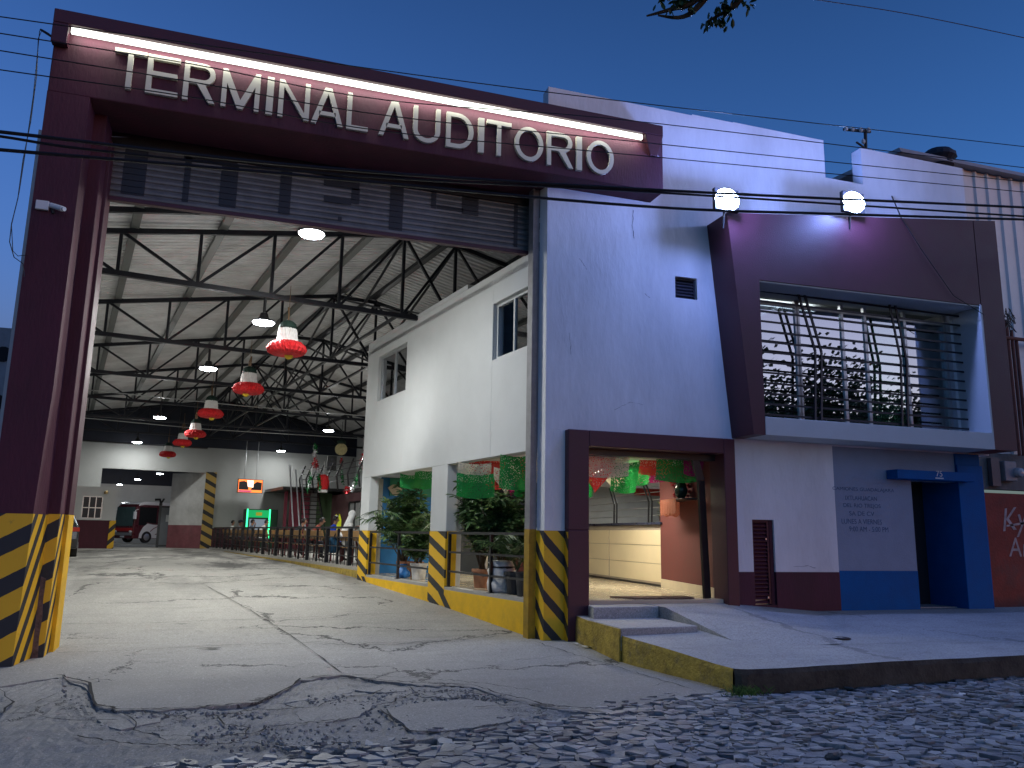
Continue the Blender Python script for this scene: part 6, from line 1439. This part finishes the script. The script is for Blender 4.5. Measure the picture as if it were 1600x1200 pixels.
# litter and weeds
PAPER = mat('litter_paper', (.6,.6,.58), .8, .1)
def litter(px, py, w, h, label, z=None):
    p = gp(px, py) if z is None else onZ(px, py, z); a = MB(); vs = []
    for j in range(3):
        for i in range(4): vs.append((w*(i/3-.5)+rnd.uniform(-.01,.01), h*(j/2-.5)+rnd.uniform(-.01,.01), rnd.uniform(.002,.018)))
    a.add(vs, [(j*4+i, j*4+i+1, j*4+i+5, j*4+i+4) for j in range(2) for i in range(3)]); o = a.build('paper_scrap', PAPER); o.location = p+Vector((0,0,.018)); o.rotation_euler.z = rnd.uniform(0,3); tag(o, label, 'litter', 'paper litter')
litter(918,1013,.16,.09,'white paper scrap below the maroon doorway frame'); litter(898,1008,.09,.04,'tiny paper scrap left of the one by the doorway frame')
litter(1088,1000,.08,.05,'small crumpled paper on the pavement at the foot of the steps', .17)
for px, py, lb in ((1396,1084,'white paper scrap on the cobbles below the middle of the kerb'),(1504,1088,'pale scrap on the cobbles near the right end of the kerb'),(1440,1061,'crumpled paper against the foot of the kerb')): litter(px, py, .10, .06, lb, -.12)
GRASS = mat('weed_green', (.06,.13,.025), .7, .3, 10)
def weeds(px, py, z, n, label):
    p = onZ(px, py, z); a = MB(); r2 = random.Random(n)
    for k in range(n*9):
        b = Vector((r2.gauss(0,.11), r2.gauss(0,.04), 0)); w = r2.uniform(0,6.28); L = r2.uniform(.05,.14); d = Vector((math.cos(w)*.6, math.sin(w)*.6, 1)).normalized(); sd = d.cross(Vector((math.sin(w),-math.cos(w),.1))).normalized()*.006
        a.add([b-sd, b+sd, b+d*L*.6+sd*.7, b+d*L+Vector((math.cos(w),math.sin(w),-.3))*L*.3], [(0,1,2),(0,2,3)])
    o = a.build('weeds', GRASS); o.location = p; tag(o, label, 'weeds')
weeds(1165,1086,-.12,16,'tuft of grass at the rounded kerb corner'); weeds(1487,1052,-.12,14,'tuft of grass at the foot of the kerb further right')
# small grey block wall left of the portal
nb2 = thing('block_wall', 'grey perforated block wall just left of the portal', 'wall', (-5, 15, 0))
a = MB(); a.box(-9, -3.25, 15, 15.2, -.2, 4.75); a.build('wall', mat('grey_block', (.25,.26,.28), .9, .2, 4), nb2)
a = MB()
for i in range(6):
    for z in (4.0, 3.2): q = MB(); q.lathe([(.13,0),(.13,.02)], (0,0,0), 14); a.add([(-3.9-.55*i+px_, 14.998-pz_, z+.3+py_) for px_, py_, pz_ in q.v], q.f)
a.build('round_hole', DARK, nb2)
# ------------------------------------------------------------------ trees: one at the pavement whose twigs hang into view, three across the street (seen in the window glass)
def tree(label, loc, h, rad, seed, leaves=2600, limb=None, lsize=.22, far=False):
    r2 = random.Random(seed); root = thing('street_tree', label, 'tree', loc)
    tk = MB(); P = [Vector((0,0,-.2)), Vector((.05,.03,h*.25)), Vector((-.05,.06,h*.5)), Vector((.03,0,h*.75))]; tk.tube(smooth(P,4), [.24-.012*k for k in range(13)], 9)
    tips = []
    for k in range(11):
        w = r2.uniform(0,6.28); z = h*r2.uniform(.38,.75); b = Vector((0,0,z)); e = Vector((math.cos(w)*rad*r2.uniform(.5,1), math.sin(w)*rad*r2.uniform(.5,1), z+h*r2.uniform(.05,.28))); m = b.lerp(e,.5)+Vector((0,0,.25)); tk.tube([b,m,e], [.07,.045,.015], 6); tips += [m.lerp(e,.4), e, b.lerp(m,.7)]
    cr = MB()
    if limb:
        for pts in limb:
            Q = [Vector(q)-Vector(loc) for q in pts]; tk.tube(smooth(Q,5), [.05-.044*k/(5*(len(Q)-1)) for k in range(5*(len(Q)-1)+1)], 6)
    for k in range(leaves):
        c = r2.choice(tips)
        if far:
            p = c+Vector((r2.gauss(0,.6), r2.gauss(0,.6), r2.gauss(0,.5)))*(rad/2.4); d = Vector((r2.gauss(0,1), r2.gauss(0,1), r2.gauss(0,.7))).normalized()*lsize; e = d.orthogonal().normalized()*lsize*.5; cr.add([p-e*.6, p+d*.5-e, p+d, p+d*.5+e], [(0,1,2,3)], k % 2); continue
        p = c+Vector((r2.gauss(0,.55), r2.gauss(0,.55), r2.gauss(0,.42)))*(rad/2.4); d = Vector((r2.gauss(0,1), r2.gauss(0,1), r2.gauss(-.2,.7))); leafquad(cr, p, d, lsize*r2.uniform(.7,1.3), lsize*.4, r2.choice((0,0,1)), .4)
    tk.build('trunk', BARK, root, local=True); cr.build('crown', LEAF, root, local=True); return root, cr
TL = Vector((8.6, 1.6, -.15))
def twig(pts, d=6.2): return [EYE+ray(px,py).normalized()*d for px, py in pts]
t_root, _ = tree('tree at the kerb whose twigs hang into the top of the view', tuple(TL), 8.0, 2.2, 51, 1500, [[TL+Vector((0,0,5.0)), TL+Vector((-1.5,1.0,5.6))]+twig(((1200,-120),(1104,-4),(1068,26),(1028,24))), [TL+Vector((0,0,5.3)), TL+Vector((-1.3,1.1,5.9))]+twig(((1240,-100),(1160,-5),(1140,14),(1104,34))), [TL+Vector((0,0,5.3)), TL+Vector((-1.2,1.2,6.0))]+twig(((1170,-80),(1090,-2),(1050,14),(1010,25)))])
a = MB(); r2 = random.Random(77)
for px, py, n in ((1060,0,16),(1075,4,12),(1056,14,6),(1030,3,3),(1126,6,10),(1136,14,12),(1112,28,8),(1104,36,5),(1122,30,6),(1131,33,4),(1140,18,6),(1165,5,6),(1040,-12,20),(1150,-10,20),(1100,-20,30)):
    for k in range(n):
        p = EYE+ray(px+r2.gauss(0,5), py+r2.gauss(0,4)).normalized()*6.2; leafquad(a, p, Vector((r2.gauss(0,.6), r2.gauss(0,.6), r2.gauss(-.8,.4))), r2.uniform(.04,.075), .028, 0, .3)
a.build('twig_leaves', LEAF, t_root)
for i, (x, y, h, r) in enumerate(((19,-8,8.3,3.6),(25,-9,9.0,3.8),(31,-9,9.4,3.8),(37,-9.5,10.2,4.0),(44,-10,11.4,4.4))):
    tree(['tree across the street, first along the far kerb', 'tree across the street, taller second one', 'tree across the street, third along the far kerb', 'tree across the street, fourth and darker', 'tree across the street, farthest and widest'][i], (x, y, -.2), h, r, 60+i, 17000, None, .20, True)

# ------------------------------------------------------------------ dusk sky
w = bpy.data.worlds.new('World'); scene.world = w; w.use_nodes = True; nt = w.node_tree; nt.nodes.clear()
out = nt.nodes.new('ShaderNodeOutputWorld'); bg = nt.nodes.new('ShaderNodeBackground'); sky = nt.nodes.new('ShaderNodeTexSky')
sky.sky_type = 'NISHITA'; sky.sun_disc = False; sky.sun_elevation = R(-2.5); sky.sun_rotation = R(SUN_ROT); sky.altitude = 1500; sky.air_density = 1.0; sky.dust_density = 1.2; sky.ozone_density = 3.0
bg.inputs[1].default_value = SKY_STR
tcw = nt.nodes.new('ShaderNodeTexCoord'); dt = nt.nodes.new('ShaderNodeVectorMath'); dt.operation = 'DOT_PRODUCT'; dt.inputs[1].default_value = (math.sin(R(SUN_ROT)), math.cos(R(SUN_ROT)), 0)
nt.links.new(tcw.outputs['Generated'], dt.inputs[0])
mr = nt.nodes.new('ShaderNodeMapRange'); mr.interpolation_type = 'SMOOTHSTEP'; mr.inputs[1].default_value = .62; mr.inputs[2].default_value = .99; nt.links.new(dt.outputs['Value'], mr.inputs[0])
tn = nt.nodes.new('ShaderNodeMix'); tn.data_type = 'RGBA'; tn.inputs[6].default_value = (*SKY_COOL, 1); tn.inputs[7].default_value = (*SKY_WARM, 1); nt.links.new(mr.outputs[0], tn.inputs[0])
ml = nt.nodes.new('ShaderNodeMix'); ml.data_type = 'RGBA'; ml.blend_type = 'MULTIPLY'; ml.inputs[0].default_value = 1; nt.links.new(sky.outputs[0], ml.inputs[6]); nt.links.new(tn.outputs[2], ml.inputs[7])
sz = nt.nodes.new('ShaderNodeSeparateXYZ'); nt.links.new(tcw.outputs['Generated'], sz.inputs[0])
lf_ = nt.nodes.new('ShaderNodeMapRange'); lf_.inputs[1].default_value = .62; lf_.inputs[2].default_value = .15; lf_.inputs[3].default_value = 1.0; lf_.inputs[4].default_value = 2.1; nt.links.new(sz.outputs[2], lf_.inputs[0])
m3 = nt.nodes.new('ShaderNodeVectorMath'); m3.operation = 'SCALE'; nt.links.new(ml.outputs[2], m3.inputs[0]); nt.links.new(lf_.outputs[0], m3.inputs['Scale'])
nt.links.new(m3.outputs[0], bg.inputs[0]); nt.links.new(bg.outputs[0], out.inputs[0])
scene.view_settings.view_transform = 'Standard'; scene.view_settings.look = 'None'; scene.view_settings.exposure = 0; scene.view_settings.gamma = 1
scene.cycles.use_denoising = True; scene.cycles.max_bounces = 7; scene.cycles.diffuse_bounces = 4; scene.cycles.transparent_max_bounces = 10; scene.cycles.sample_clamp_indirect = 6; scene.cycles.caustics_reflective = False; scene.cycles.caustics_refractive = False
